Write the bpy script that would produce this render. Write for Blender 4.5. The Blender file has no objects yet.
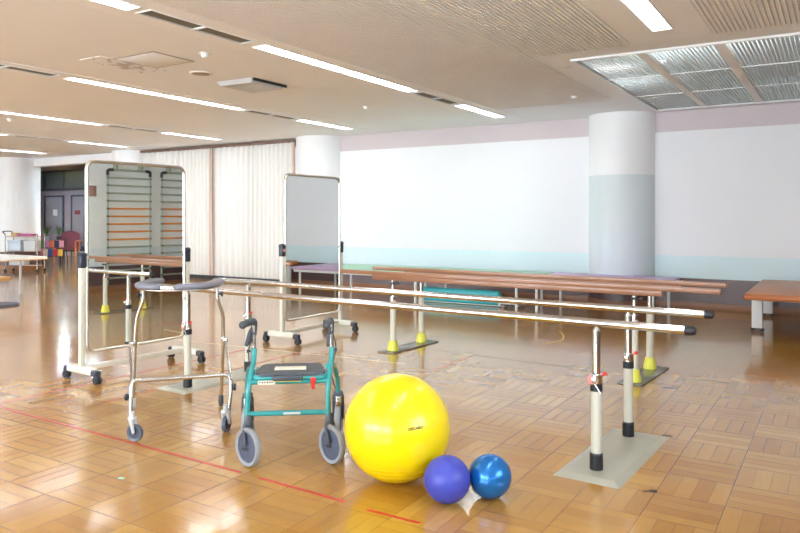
import bpy, bmesh, math, random
from mathutils import Vector, Matrix, Quaternion
random.seed(7)
PI = math.pi
C = bpy.context.scene.collection
F_PX, EYE, HOR = 714.0, 1.30, 218.0
YAW = math.atan(440 / 714)
SN, CS = math.sin(YAW), math.cos(YAW)
RT, FW = Vector((CS, SN, 0)), Vector((-SN, CS, 0))
def U(x, y, d):
    """point seen at (x, y) in the photograph at forward distance d"""
    return RT * ((x - 400) / F_PX * d) + FW * d + Vector((0, 0, EYE - (y - HOR) * d / F_PX))

# ------------------------------------------------------------------ materials
class G:
    """small node-graph helper"""
    def __init__(s, name):
        s.m = bpy.data.materials.new(name); s.m.use_nodes = True
        s.t = s.m.node_tree; s.b = s.t.nodes['Principled BSDF']; s.out = s.t.nodes['Material Output']
    def n(s, kind, **kw):
        nd = s.t.nodes.new(kind)
        for k, v in kw.items():
            setattr(nd, k, v)
        return nd
    def put(s, sock, v):
        if isinstance(v, bpy.types.NodeSocket): s.t.links.new(v, sock)
        else: sock.default_value = v
    def math(s, op, a, b=0.0, c=None):
        nd = s.n('ShaderNodeMath', operation=op); s.put(nd.inputs[0], a); s.put(nd.inputs[1], b)
        if c is not None: s.put(nd.inputs[2], c)
        return nd.outputs[0]
    def xyz(s, x, y, z=0.0):
        nd = s.n('ShaderNodeCombineXYZ'); s.put(nd.inputs[0], x); s.put(nd.inputs[1], y); s.put(nd.inputs[2], z)
        return nd.outputs[0]
    def mix(s, f, a, b, mode='MIX'):
        nd = s.n('ShaderNodeMix', data_type='RGBA', blend_type=mode)
        s.put(nd.inputs[0], f); s.put(nd.inputs[6], a); s.put(nd.inputs[7], b)
        return nd.outputs[2]
    def noise(s, vec=None, scale=5.0, detail=2.0):
        nd = s.n('ShaderNodeTexNoise'); nd.inputs['Scale'].default_value = scale; nd.inputs['Detail'].default_value = detail
        if vec is not None: s.put(nd.inputs['Vector'], vec)
        return nd.outputs['Fac']
    def obj(s):
        return s.n('ShaderNodeTexCoord').outputs['Object']
    def bump(s, h, strength=0.2, dist=0.002):
        nd = s.n('ShaderNodeBump'); nd.inputs['Strength'].default_value = strength; nd.inputs['Distance'].default_value = dist
        s.put(nd.inputs['Height'], h); s.t.links.new(nd.outputs[0], s.b.inputs['Normal'])
def c4(c): return (c[0], c[1], c[2], 1.0)
def srgb(r, g, b):
    f = lambda v: (v / 255 / 12.92) if v <= 10 else ((v / 255 + 0.055) / 1.055) ** 2.4
    return (f(r), f(g), f(b))
def mat(name, col, rough=0.5, metal=0.0, vary=0.06, scale=6.0, coat=0.0, bump=0.0, bscale=60.0, spec=0.5):
    g = G(name)
    f = g.noise(g.obj(), scale, 3.0)
    a = c4([max(0, v * (1 - vary)) for v in col]); b = c4([min(1, v * (1 + vary)) for v in col])
    g.put(g.b.inputs['Base Color'], g.mix(f, a, b))
    g.b.inputs['Roughness'].default_value = rough; g.b.inputs['Metallic'].default_value = metal
    g.b.inputs['Coat Weight'].default_value = coat; g.b.inputs['Coat Roughness'].default_value = 0.05
    g.b.inputs['Specular IOR Level'].default_value = spec
    if bump: g.bump(g.noise(g.obj(), bscale, 2.0), bump, 0.002)
    return g.m
def emit(name, col, st):
    g = G(name); g.b.inputs['Base Color'].default_value = c4(col)
    g.b.inputs['Emission Color'].default_value = c4(col); g.b.inputs['Emission Strength'].default_value = st
    return g.m
def wood(name, c1, c2, rough=0.35, stretch=(1.5, 30, 30), coat=0.0):
    g = G(name)
    mp = g.n('ShaderNodeMapping'); mp.inputs['Scale'].default_value = stretch
    g.put(mp.inputs['Vector'], g.obj())
    f = g.noise(mp.outputs[0], 1.6, 5.0)
    g.put(g.b.inputs['Base Color'], g.mix(f, c4(c1), c4(c2)))
    g.b.inputs['Roughness'].default_value = rough; g.b.inputs['Coat Weight'].default_value = coat
    g.bump(f, 0.08, 0.001)
    return g.m
M = {}
M['steel'] = mat('brushed_steel', (0.62, 0.62, 0.62), 0.2, 1.0, 0.03)
M['chrome'] = mat('chrome', (0.8, 0.8, 0.8), 0.12, 1.0, 0.02)
M['barsteel'] = mat('polished_handrail_steel', (0.70, 0.69, 0.68), 0.16, 1.0, 0.02)
M['cream'] = mat('cream_paint', srgb(222, 220, 206), 0.35, 0, 0.03)
M['postgrey'] = mat('beige_grey_paint', srgb(204, 201, 188), 0.35, 0, 0.04)
M['plate'] = mat('worn_grey_plate', srgb(186, 184, 168), 0.3, 0.15, 0.08, 9, bump=0.1)
M['darkplate'] = mat('dark_grey_plate', srgb(130, 130, 122), 0.22, 0.4, 0.08, 9)
M['black'] = mat('black_rubber', srgb(32, 34, 40), 0.45, 0, 0.1)
M['darkgrey'] = mat('dark_grey_plastic', srgb(70, 75, 84), 0.42, 0, 0.06)
M['navy'] = mat('navy_grey_plastic', srgb(46, 52, 66), 0.35, 0, 0.08)
M['red'] = mat('red_plastic', srgb(214, 48, 40), 0.3, 0, 0.05)
M['dial'] = mat('pink_dial_face', srgb(232, 152, 150), 0.4, 0, 0.1, 60)
M['yellowcone'] = mat('yellow_plastic_foot', srgb(240, 236, 96), 0.4, 0, 0.03)
M['white'] = mat('white_paint', srgb(238, 240, 240), 0.4, 0, 0.02)
M['teal'] = mat('teal_enamel', srgb(44, 148, 150), 0.25, 0, 0.05, coat=0.4)
M['tyre'] = mat('grey_tyre', srgb(150, 152, 158), 0.55, 0, 0.05)
M['hub'] = mat('slate_wheel_hub', srgb(84, 92, 112), 0.4, 0, 0.1, 40)
M['pad'] = mat('grey_vinyl_pad', srgb(128, 128, 140), 0.42, 0, 0.05, bump=0.05)
M['sticker'] = mat('cream_sticker', srgb(240, 236, 216), 0.5, 0, 0.03)
M['ball_y'] = mat('yellow_ball_vinyl', srgb(255, 222, 0), 0.3, 0, 0.02, coat=0.35)
M['ball_v'] = mat('violet_ball_rubber', srgb(66, 74, 178), 0.42, 0, 0.04, 30)
M['ball_b'] = mat('pearl_blue_ball_vinyl', srgb(20, 112, 190), 0.26, 0.45, 0.05, 8, coat=0.3)
M['ink'] = mat('dark_ink', srgb(70, 58, 10), 0.5, 0, 0.05)
M['champagne'] = mat('champagne_aluminium', (0.62, 0.59, 0.53), 0.3, 1.0, 0.03)
M['mirror'] = mat('silvered_glass', (0.93, 0.965, 0.95), 0.012, 1.0, 0.0)
M['oak'] = wood('red_brown_wood', srgb(150, 102, 74), srgb(178, 128, 98), 0.3, coat=.3)
M['tabletop'] = wood('orange_brown_vinyl', srgb(190, 128, 88), srgb(204, 142, 102), 0.4, (3, 3, 3))
M['tableedge'] = wood('orange_wood_edge', srgb(190, 108, 58), srgb(212, 130, 74), 0.35)
M['tan'] = wood('pale_wood', srgb(196, 150, 92), srgb(214, 170, 112), 0.35)
M['green'] = mat('pale_green_vinyl', srgb(160, 212, 178), 0.4, 0, 0.03)
M['lilac'] = mat('lilac_vinyl', srgb(206, 172, 212), 0.4, 0, 0.03)
M['cyan'] = mat('turquoise_vinyl', srgb(72, 186, 196), 0.42, 0, 0.04)
M['ceil'] = mat('ceiling_board', srgb(240, 242, 245), 0.75, 0, 0.02, 3, bump=0.15, bscale=140)
M['ceilstrip'] = mat('ceiling_strip', srgb(244, 245, 247), 0.7, 0, 0.02, 3)
M['rib'] = mat('ribbed_ceiling_board', srgb(238, 235, 232), 0.7, 0, 0.03, 3)
M['vent'] = mat('grey_beige_grille', srgb(150, 138, 118), 0.5, 0.1, 0.04)
M['ventdark'] = mat('dark_duct', srgb(60, 54, 46), 0.7, 0, 0.04)
M['louvre'] = mat('blue_grey_louvre', srgb(236, 242, 244), 0.35, 0.0, 0.04)
M['box'] = mat('blue_grey_reflector', srgb(232, 240, 242), 0.4, 0.0, 0.04)
M['tube'] = emit('fluorescent_tube', (0.93, 0.975, 1.0), 30.0)
M['tube_dim'] = emit('cool_fluorescent_tube', (0.93, 0.99, 1.0), 17.0)
M['hall_lamp'] = emit('entrance_downlight', (0.92, 0.97, 1.0), 300.0)
M['column'] = mat('white_column_paint', srgb(244, 245, 248), 0.5, 0, 0.015)
M['brown'] = wood('dark_brown_wainscot', srgb(92, 70, 70), srgb(108, 84, 82), 0.35, (6, 6, 1))
M['skirt'] = wood('brown_skirting', srgb(140, 96, 70), srgb(160, 112, 84), 0.4)
M['hallwall'] = mat('lilac_grey_wall', srgb(160, 152, 162), 0.6, 0, 0.03)
M['halldoor'] = mat('grey_door', srgb(138, 138, 150), 0.45, 0, 0.03)
M['frame'] = mat('dark_metal_frame', srgb(74, 78, 88), 0.4, 0.3, 0.04)
M['glassdark'] = mat('dark_transom_glass', srgb(130, 146, 146), 0.06, 0.3, 0.1, 2)
M['maroon'] = mat('maroon_fabric', srgb(122, 62, 72), 0.8, 0, 0.08)
M['bluefab'] = mat('blue_fabric', srgb(70, 84, 140), 0.8, 0, 0.08)
M['leaf'] = mat('green_leaf', srgb(62, 112, 40), 0.5, 0, 0.3, 30)
M['orange'] = mat('orange_rung', srgb(236, 150, 50), 0.4, 0, 0.04)
M['rung'] = mat('grey_green_rung', srgb(168, 176, 158), 0.4, 0.1, 0.04)
M['redtape'] = mat('red_floor_tape', srgb(200, 40, 44), 0.35, 0, 0.1, 20)
M['pinktape'] = mat('faded_red_floor_tape', srgb(206, 92, 66), 0.35, 0, 0.1, 20)
M['whitetape'] = mat('white_floor_tape', srgb(226, 218, 196), 0.35, 0, 0.1, 20)
M['yellowtape'] = mat('yellow_floor_tape', srgb(222, 190, 70), 0.35, 0, 0.1, 20)
M['greytape'] = mat('grey_floor_tape', srgb(140, 138, 126), 0.35, 0, 0.1, 20)
M['blacktape'] = mat('black_floor_tape', srgb(40, 40, 46), 0.4, 0, 0.1, 20)
M['bluetape'] = mat('blue_floor_tape', srgb(60, 90, 150), 0.4, 0, 0.1, 20)
M['rose'] = mat('rust_pleat_edge', srgb(226, 190, 170), 0.7, 0, 0.03)
M['rail'] = mat('brown_curtain_rail', srgb(120, 92, 80), 0.5, 0, 0.04)
M['signred'] = mat('red_door_sign', srgb(120, 20, 40), 0.4, 0, 0.05)
M['notice'] = mat('brown_notice_plate', srgb(168, 128, 120), 0.5, 0, 0.2, 40)
M['lightgrey'] = mat('light_grey_plastic', srgb(196, 198, 200), 0.4, 0, 0.04)

def wall_material(name, upper, top, dado=(222, 242, 248)):
    """paint in horizontal bands: light blue dado, white field, lilac-grey frieze"""
    g = G(name)
    sep = g.n('ShaderNodeSeparateXYZ'); g.put(sep.inputs[0], g.obj()); z = sep.outputs[2]
    a = g.mix(g.math('GREATER_THAN', z, 0.76), c4(srgb(*dado)), c4(upper))
    b = g.mix(g.math('GREATER_THAN', z, 2.55), a, c4(top))
    f = g.noise(g.obj(), 2.0, 3.0)
    g.put(g.b.inputs['Base Color'], g.mix(f, b, g.mix(0.96, (0, 0, 0, 1), b)))
    g.b.inputs['Roughness'].default_value = 0.55
    g.bump(g.noise(g.obj(), 90, 2.0), 0.12, 0.002)
    return g.m
M['wallback'] = wall_material('banded_wall_paint', srgb(240, 240, 244), srgb(212, 200, 204))
M['wallright'] = wall_material('banded_side_wall_paint', srgb(250, 252, 251), srgb(246, 248, 248), (232, 242, 244))
def column_material():
    g = G('two_tone_column_paint')
    sep = g.n('ShaderNodeSeparateXYZ'); g.put(sep.inputs[0], g.obj())
    g.put(g.b.inputs['Base Color'], g.mix(g.math('GREATER_THAN', sep.outputs[2], 1.93), c4(srgb(222, 232, 236)), c4(srgb(246, 247, 250))))
    g.b.inputs['Roughness'].default_value = 0.5
    g.bump(g.noise(g.obj(), 70, 2.0), 0.1, 0.002)
    return g.m
M['column2'] = column_material()

def floor_material():
    g = G('basket_weave_parquet')
    S = 0.305
    sep = g.n('ShaderNodeSeparateXYZ'); g.put(sep.inputs[0], g.obj())
    u = g.math('DIVIDE', g.math('ADD', sep.outputs[0], 0.44 + 61.0), S)
    v = g.math('DIVIDE', g.math('ADD', sep.outputs[1], -3.51 + 61.0), S)
    iu, iv = g.math('FLOOR', u), g.math('FLOOR', v)
    fu, fv = g.math('FRACT', u), g.math('FRACT', v)
    par = g.math('FLOORED_MODULO', g.math('ADD', iu, iv), 2.0)     # 1: strips run along Y
    par = g.math('ROUND', par)
    def sel(a, b):                                                   # par ? a : b
        return g.math('ADD', g.math('MULTIPLY', par, a), g.math('MULTIPLY', g.math('SUBTRACT', 1.0, par), b))
    across, along = sel(fu, fv), sel(fv, fu)
    s4 = g.math('MULTIPLY', across, 4.0)
    k, fs = g.math('FLOOR', s4), g.math('FRACT', s4)
    wn = g.n('ShaderNodeTexWhiteNoise', noise_dimensions='3D')
    g.put(wn.inputs['Vector'], g.xyz(g.math('ADD', iu, 0.37), g.math('ADD', iv, 0.61), g.math('ADD', k, 0.5)))
    r = wn.outputs['Value']
    sc = g.n('ShaderNodeSeparateXYZ'); g.put(sc.inputs[0], wn.outputs['Color'])
    r2, r3 = sc.outputs[1], sc.outputs[2]
    wb = g.n('ShaderNodeTexWhiteNoise', noise_dimensions='2D'); g.put(wb.inputs['Vector'], g.xyz(g.math('ADD', iu, 0.5), g.math('ADD', iv, 0.5)))
    cr = g.n('ShaderNodeValToRGB'); e = cr.color_ramp.elements
    e[0].position = 0.0; e[0].color = c4(srgb(172, 118, 44)); e[1].position = 1.0; e[1].color = c4(srgb(210, 164, 82))
    for p, c in ((0.3, (186, 134, 54)), (0.7, (198, 148, 66))):
        x = e.new(p); x.color = c4(srgb(*c))
    mixr = g.math('ADD', g.math('MULTIPLY', r, 0.62), g.math('MULTIPLY', wb.outputs['Value'], 0.38))
    g.put(cr.inputs[0], mixr)
    gr = g.noise(g.xyz(g.math('ADD', g.math('MULTIPLY', across, 14.0), g.math('MULTIPLY', r2, 31.0)), g.math('MULTIPLY', along, 1.3), g.math('MULTIPLY', r3, 17.0)), 2.2, 4.0)
    col = g.mix(g.math('MULTIPLY', gr, 0.55), cr.outputs[0], c4(srgb(158, 106, 42)))
    def edge(f, w):                                                   # 1 near 0 or 1
        return g.math('GREATER_THAN', g.math('ABSOLUTE', g.math('SUBTRACT', f, 0.5)), 0.5 - w)
    gap = g.math('MAXIMUM', g.math('MULTIPLY', edge(fs, 0.014), 0.7), g.math('MAXIMUM', edge(fu, 0.0045), edge(fv, 0.0045)))
    col = g.mix(g.math('MULTIPLY', gap, 0.75), col, c4(srgb(92, 58, 30)))
    g.put(g.b.inputs['Base Color'], col)
    wear = g.noise(g.obj(), 0.9, 3.0)
    g.put(g.b.inputs['Roughness'], g.math('ADD', 0.10, g.math('MULTIPLY', wear, 0.16)))
    g.b.inputs['Coat Weight'].default_value = 0.5; g.b.inputs['Coat Roughness'].default_value = 0.10
    g.b.inputs['Specular IOR Level'].default_value = 0.6
    tilt = g.math('MULTIPLY', g.math('SUBTRACT', r2, 0.5), fs)
    tilt2 = g.math('MULTIPLY', g.math('SUBTRACT', r3, 0.5), along)
    wav = g.math('MULTIPLY', g.noise(g.obj(), 5.0, 2.0), 0.8)
    h = g.math('ADD', g.math('ADD', g.math('MULTIPLY', tilt, 0.22), g.math('MULTIPLY', tilt2, 0.8)), g.math('SUBTRACT', wav, g.math('MULTIPLY', gap, 0.25)))
    g.bump(h, 0.36, 0.0022)
    cb = g.b.inputs['Normal'].links[0].from_socket
    g.t.links.new(cb, g.b.inputs['Coat Normal'])
    return g.m
M['floor'] = floor_material()

def curtain_material():
    g = G('cream_curtain_cloth')
    f = g.noise(g.obj(), 60, 2.0)
    col = g.mix(f, c4(srgb(238, 237, 234)), c4(srgb(244, 243, 240)))
    df = g.n('ShaderNodeBsdfDiffuse'); tr = g.n('ShaderNodeBsdfTranslucent'); mx = g.n('ShaderNodeMixShader')
    g.put(df.inputs[0], col); g.put(tr.inputs[0], c4(srgb(250, 246, 240))); mx.inputs[0].default_value = 0.42
    g.t.links.new(df.outputs[0], mx.inputs[1]); g.t.links.new(tr.outputs[0], mx.inputs[2]); g.t.links.new(mx.outputs[0], g.out.inputs[0])
    g.t.nodes.remove(g.b)
    return g.m
M['curtain'] = curtain_material()
def glass_material():
    g = G('window_glass')
    gl = g.n('ShaderNodeBsdfGlossy'); gl.inputs['Roughness'].default_value = 0.02
    tr = g.n('ShaderNodeBsdfTransparent'); mx = g.n('ShaderNodeMixShader'); fr = g.n('ShaderNodeFresnel')
    g.t.links.new(fr.outputs[0], mx.inputs[0]); g.t.links.new(tr.outputs[0], mx.inputs[1]); g.t.links.new(gl.outputs[0], mx.inputs[2])
    g.t.links.new(mx.outputs[0], g.out.inputs[0]); g.t.nodes.remove(g.b)
    return g.m
M['glass'] = glass_material()

# ------------------------------------------------------------------ geometry
ORG = {}
def perp(t):
    a = Vector((0, 0, 1)) if abs(t.z) < 0.9 else Vector((1, 0, 0))
    n = t.cross(a).normalized(); return n, n.cross(t).normalized()
def smooth_path(pts, n=6):
    P = [Vector(p) for p in pts]; out = []
    for i in range(len(P) - 1):
        p0, p1, p2, p3 = P[max(i - 1, 0)], P[i], P[i + 1], P[min(i + 2, len(P) - 1)]
        for k in range(n):
            t = k / n
            out.append(0.5 * ((2 * p1) + (p2 - p0) * t + (2 * p0 - 5 * p1 + 4 * p2 - p3) * t * t + (3 * p1 - p0 - 3 * p2 + p3) * t ** 3))
    out.append(P[-1]); return out
def round_path(pts, r=0.04, n=6, closed=False):
    """polyline with rounded corners"""
    P = [Vector(p) for p in pts]; out = []; N = len(P)
    for i in range(N):
        if not closed and i in (0, N - 1): out.append(P[i]); continue
        a, b, c = P[i - 1], P[i], P[(i + 1) % N]
        rr = min(r, (a - b).length * 0.49, (c - b).length * 0.49)
        s, e = b + (a - b).normalized() * rr, b + (c - b).normalized() * rr
        for k in range(n + 1):
            t = k / n; out.append((1 - t) ** 2 * s + 2 * t * (1 - t) * b + t * t * e)
    return out
class MB:
    def __init__(s): s.bm = bmesh.new()
    def quadpts(s, vs, fs):
        v = [s.bm.verts.new(p) for p in vs]
        for f in fs:
            try: s.bm.faces.new([v[i] for i in f])
            except ValueError: pass
        return s
    def box(s, a, b, bev=0.0, rz=0.0, piv=None, seg=2):
        x0, y0, z0 = a; x1, y1, z1 = b
        vs = [Vector(p) for p in ((x0, y0, z0), (x1, y0, z0), (x1, y1, z0), (x0, y1, z0), (x0, y0, z1), (x1, y0, z1), (x1, y1, z1), (x0, y1, z1))]
        if rz:
            pv = Vector(piv) if piv else (vs[0] + vs[6]) / 2
            R = Matrix.Rotation(rz, 3, 'Z'); vs = [R @ (p - pv) + pv for p in vs]
        v = [s.bm.verts.new(p) for p in vs]
        fs = [s.bm.faces.new([v[i] for i in f]) for f in ((3, 2, 1, 0), (4, 5, 6, 7), (0, 1, 5, 4), (1, 2, 6, 5), (2, 3, 7, 6), (3, 0, 4, 7))]
        if bev:
            es = list({e for f in fs for e in f.edges})
            bmesh.ops.bevel(s.bm, geom=es, offset=bev, segments=seg, profile=0.5, affect='EDGES')
        return s
    def tube(s, pts, r, n=14, caps=True, closed=False, ry=None):
        P = [Vector(p) for p in pts]; N = len(P)
        rs = r if isinstance(r, (list, tuple)) else [r] * N
        rings = []; nrm = None
        for i in range(N):
            if closed: t = (P[(i + 1) % N] - P[i - 1]).normalized()
            elif i == 0: t = (P[1] - P[0]).normalized()
            elif i == N - 1: t = (P[-1] - P[-2]).normalized()
            else: t = ((P[i + 1] - P[i]).normalized() + (P[i] - P[i - 1]).normalized()).normalized()
            if nrm is None: nrm, _ = perp(t)
            else:
                nrm = (nrm - t * nrm.dot(t))
                nrm = nrm.normalized() if nrm.length > 1e-6 else perp(t)[0]
            bn = t.cross(nrm)
            rr = rs[i]
            rings.append([s.bm.verts.new(P[i] + nrm * math.cos(2 * PI * k / n) * rr + bn * math.sin(2 * PI * k / n) * rr * (ry if ry else 1.0)) for k in range(n)])
        for i in range(N if closed else N - 1):
            a, b = rings[i], rings[(i + 1) % N]
            for k in range(n): s.bm.faces.new((a[k], a[(k + 1) % n], b[(k + 1) % n], b[k]))
        if caps and not closed:
            s.bm.faces.new(list(reversed(rings[0]))); s.bm.faces.new(rings[-1])
        return s
    def cyl(s, a, b, r, r2=None, n=20):
        return s.tube([a, b], [r, r if r2 is None else r2], n)
    def lathe(s, prof, c=(0, 0, 0), axis=(0, 0, 1), n=32, ring=False):
        """prof: (radius, height) list about the axis through c"""
        c = Vector(c); ax = Vector(axis).normalized(); q = Vector((0, 0, 1)).rotation_difference(ax)
        rings = []
        for (r, h) in prof:
            if r < 1e-6: rings.append([s.bm.verts.new(c + q @ Vector((0, 0, h)))])
            else: rings.append([s.bm.verts.new(c + q @ Vector((r * math.cos(2 * PI * k / n), r * math.sin(2 * PI * k / n), h))) for k in range(n)])
        for a, b in zip(rings, rings[1:]):
            for k in range(n):
                k2 = (k + 1) % n
                if len(a) == 1 and len(b) == 1: continue
                if len(a) == 1: s.bm.faces.new((a[0], b[k], b[k2]))
                elif len(b) == 1: s.bm.faces.new((a[k], a[k2], b[0]))
                else: s.bm.faces.new((a[k], a[k2], b[k2], b[k]))
        if ring:
            a, b = rings[-1], rings[0]
            for k in range(n): s.bm.faces.new((a[k], a[(k + 1) % n], b[(k + 1) % n], b[k]))
            return s
        for rg_, rev in ((rings[0], True), (rings[-1], False)):
            if len(rg_) > 2: s.bm.faces.new(list(reversed(rg_)) if rev else rg_)
        return s
    def ball(s, c, r, sc=(1, 1, 1), u=24, v=16):
        m = Matrix.Translation(Vector(c)) @ Matrix.Diagonal((sc[0], sc[1], sc[2], 1))
        bmesh.ops.create_uvsphere(s.bm, u_segments=u, v_segments=v, radius=r, matrix=m); return s
    def build(s, name, m, parent=None, kind=None, sharp=35):
        bmesh.ops.recalc_face_normals(s.bm, faces=s.bm.faces)
        me = bpy.data.meshes.new(name)
        if parent is not None and parent in ORG:
            bmesh.ops.translate(s.bm, verts=s.bm.verts, vec=-ORG[parent])
        s.bm.to_mesh(me); s.bm.free()
        me.materials.append(M[m] if isinstance(m, str) else m)
        for p in me.polygons: p.use_smooth = True
        me.set_sharp_from_angle(angle=math.radians(sharp))
        o = bpy.data.objects.new(name, me); C.objects.link(o)
        if parent is not None:
            o.parent = parent
            if parent in ORG: ORG[o] = ORG[parent]
        if kind: o['kind'] = kind
        return o
def thing(name, label, cat, org=(0, 0, 0), group=None, rz=0.0, world=False):
    """an Empty at the base of a thing. world=True: parts are given in world coordinates"""
    o = bpy.data.objects.new(name, None); C.objects.link(o); o.location = org
    o.empty_display_size = 0.1; o.rotation_euler = (0, 0, rz)
    if world: ORG[o] = Vector(org)
    return tag(o, label, cat, group)
def tag(o, label, cat, group=None):
    o['label'] = label; o['category'] = cat
    if group: o['group'] = group
    return o
def struct(o, label=None):
    o['kind'] = 'structure'
    if label: o['label'] = label
    return o
def kids(o): return [c for c in bpy.data.objects if c.parent == o]
def copy_tree(o, parent=None):
    c = o.copy(); C.objects.link(c)
    if parent is not None: c.parent = parent
    for ch in kids(o): copy_tree(ch, c)
    return c
def dup(o, loc, rz=None, label=None):
    c = copy_tree(o); c.location = loc
    if rz is not None: c.rotation_euler = (0, 0, rz)
    if label: c['label'] = label
    return c

# ------------------------------------------------------------------ room shell
CEIL = 2.84; YB = 10.85; XR = 1.40; XL = -26.0; YF = -5.0; YH = 15.0
struct(MB().box((XL, YF, -0.12), (XR + .2, YH + .2, 0)).build('floor', 'floor'), 'glossy honey basket-weave parquet floor')
struct(MB().box((-8.98, YB, 0), (XR + .2, YB + .2, CEIL)).build('wall_back', 'wallback'), 'white back wall with pale blue dado band')
added_side_wins = [(-4.4, -2.2), (-1.6, .6), (1.2, 3.4)]  # unseen window openings added near the camera to brighten the ceiling
rw = MB().box((XR, YF, 0), (XR + .2, YB, .9)).box((XR, YF, 2.6), (XR + .2, YB, CEIL))
ys_ = [YF] + [v for w in added_side_wins for v in w] + [YB]
for i in range(0, len(ys_), 2): rw.box((XR, ys_[i], .9), (XR + .2, ys_[i + 1], 2.6))
struct(rw.build('wall_right', 'wallright'))
for i, (a, b) in enumerate(added_side_wins):
    w = MB().box((XR + .06, a, .9), (XR + .12, b, .96)).box((XR + .06, a, 2.54), (XR + .12, b, 2.6))
    for y in (a, (a + b) / 2 - .03, b - .06): w.box((XR + .06, y, .96), (XR + .12, y + .06, 2.54))
    wf = struct(w.build('window_%d' % (i + 9), 'frame'))  # frame of an added window, out of view
    MB().box((XR + .09, a + .03, .93), (XR + .1, b - .03, 2.57)).build('window_glass', 'glass', wf)
struct(MB().box((-8.98, YB - .018, .10), (XR, YB, .44)).build('trim_1', 'brown'), 'dark brown wainscot along the back wall')
struct(MB().box((XR - .018, YF, .10), (XR, YB - .018, .44)).build('trim_2', 'brown'))
struct(MB().box((-8.98, YB - .026, 0), (XR, YB, .10), .004).build('baseboard_back', 'skirt'))
struct(MB().box((XR - .026, YF, 0), (XR, YB - .026, .10), .004).build('baseboard_right', 'skirt'))
struct(MB().box((XL - .2, YF, 0), (XL, YH, 3.0)).build('wall_left', 'hallwall'))
struct(MB().box((XL, YH, 0), (-13.3, YH + .2, 3.0)).build('wall_entrance', 'hallwall'), 'lilac grey wall at the end of the entrance hall')
struct(MB().box((-13.42, YB + .2, 0), (-13.3, YH, 3.0)).build('wall_entrance_side', 'hallwall'))
struct(MB().box((XL, YB, 0), (-18.6, YB + .2, 3.0)).build('wall_far_left', 'column'))
struct(MB().box((-18.6, YB - .05, 2.64), (-13.5, YB + .25, CEIL), .01).build('trim_3', 'column'), 'white beam over the opening to the entrance hall')
struct(MB().box((XL, YB + .2, 2.95), (-13.3, YH, 3.0)).build('ceiling_entrance', 'hallwall'))
# front wall (behind the camera) with a band of windows
wins = [(-19.5, -16.6), (-16.0, -13.1), (-12.5, -9.6), (-9.0, -6.1), (-5.5, -2.6), (-2.0, 0.9)]
fw = MB().box((XL, YF - .2, 0), (XR + .2, YF, .7)).box((XL, YF - .2, 2.6), (XR + .2, YF, CEIL))
xs = [XL] + [v for w in wins for v in w] + [XR + .2]
for i in range(0, len(xs), 2): fw.box((xs[i], YF - .2, .7), (xs[i + 1], YF, 2.6))
struct(fw.build('wall_front', 'column'))
for i, (a, b) in enumerate(wins):
    w = MB().box((a, YF - .12, .7), (b, YF - .06, .76)).box((a, YF - .12, 2.54), (b, YF - .06, 2.6))
    for x in (a, a + .03 + (b - a) / 2 - .03, b - .06): w.box((x, YF - .12, .76), (x + .06, YF - .06, 2.54))
    wf = struct(w.build('window_%d' % (i + 2), 'frame'))
    MB().box((a + .03, YF - .1, .73), (b - .03, YF - .09, 2.57)).build('window_glass', 'glass', wf)

# ---- ceiling with openings for the fixtures
ROWS = [-1.23, -4.40, -7.20, -10.33, -13.10, -16.10]
LIT = [(-3.85, -2.60), (-2.56, -1.31), (0.78, 2.03), (2.07, 3.42), (4.76, 6.06), (6.10, 7.42), (8.68, 10.03)]
VEN = [(3.52, 4.60), (7.54, 8.55)]
HW = .075
holes = []
lights, vents = [], []
for x in ROWS:
    for i, (a, b) in enumerate(LIT):
        if x == ROWS[0]:
            if i == 6 or i == 5: continue
            if i == 4: a, b = 4.80, 6.06
        if x == -7.20 and i == 3: continue
        if x < -16 and i < 4: continue
        lights.append((x, a, b)); holes.append((x - HW, x + HW, a, b))
    if x != ROWS[0]:
        for (a, b) in VEN:
            vents.append((x, a, b)); holes.append((x - HW, x + HW, a, b))
LV = (-2.20, 1.02, 6.80, 10.52)
holes.append(LV)
holes.append((-6.02, -5.48, 5.80, 6.38))
cx = sorted({XL, XR + .2} | {round(v, 4) for h in holes for v in h[:2]})
cy = sorted({YF - .2, YB + .2} | {round(v, 4) for h in holes for v in h[2:]})
bm = bmesh.new(); vv = {}
def V(x, y):
    if (x, y) not in vv: vv[(x, y)] = bm.verts.new((x, y, CEIL))
    return vv[(x, y)]
for i in range(len(cx) - 1):
    for j in range(len(cy) - 1):
        mx, my = (cx[i] + cx[i + 1]) / 2, (cy[j] + cy[j + 1]) / 2
        if any(h[0] < mx < h[1] and h[2] < my < h[3] for h in holes): continue
        bm.faces.new((V(cx[i], cy[j]), V(cx[i], cy[j + 1]), V(cx[i + 1], cy[j + 1]), V(cx[i + 1], cy[j])))
me = bpy.data.meshes.new('ceiling'); bm.to_mesh(me); bm.free(); me.materials.append(M['ceil'])
ce = bpy.data.objects.new('ceiling', me); C.objects.link(ce); struct(ce, 'pale beige suspended ceiling')
MB().box((XL - .2, YF - .2, 3.25), (XR + .2, YH + .2, 3.4)).build('light_leak_slab', 'ventdark', ce)  # unseen slab added above the ceiling to keep sky light from leaking in
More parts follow.
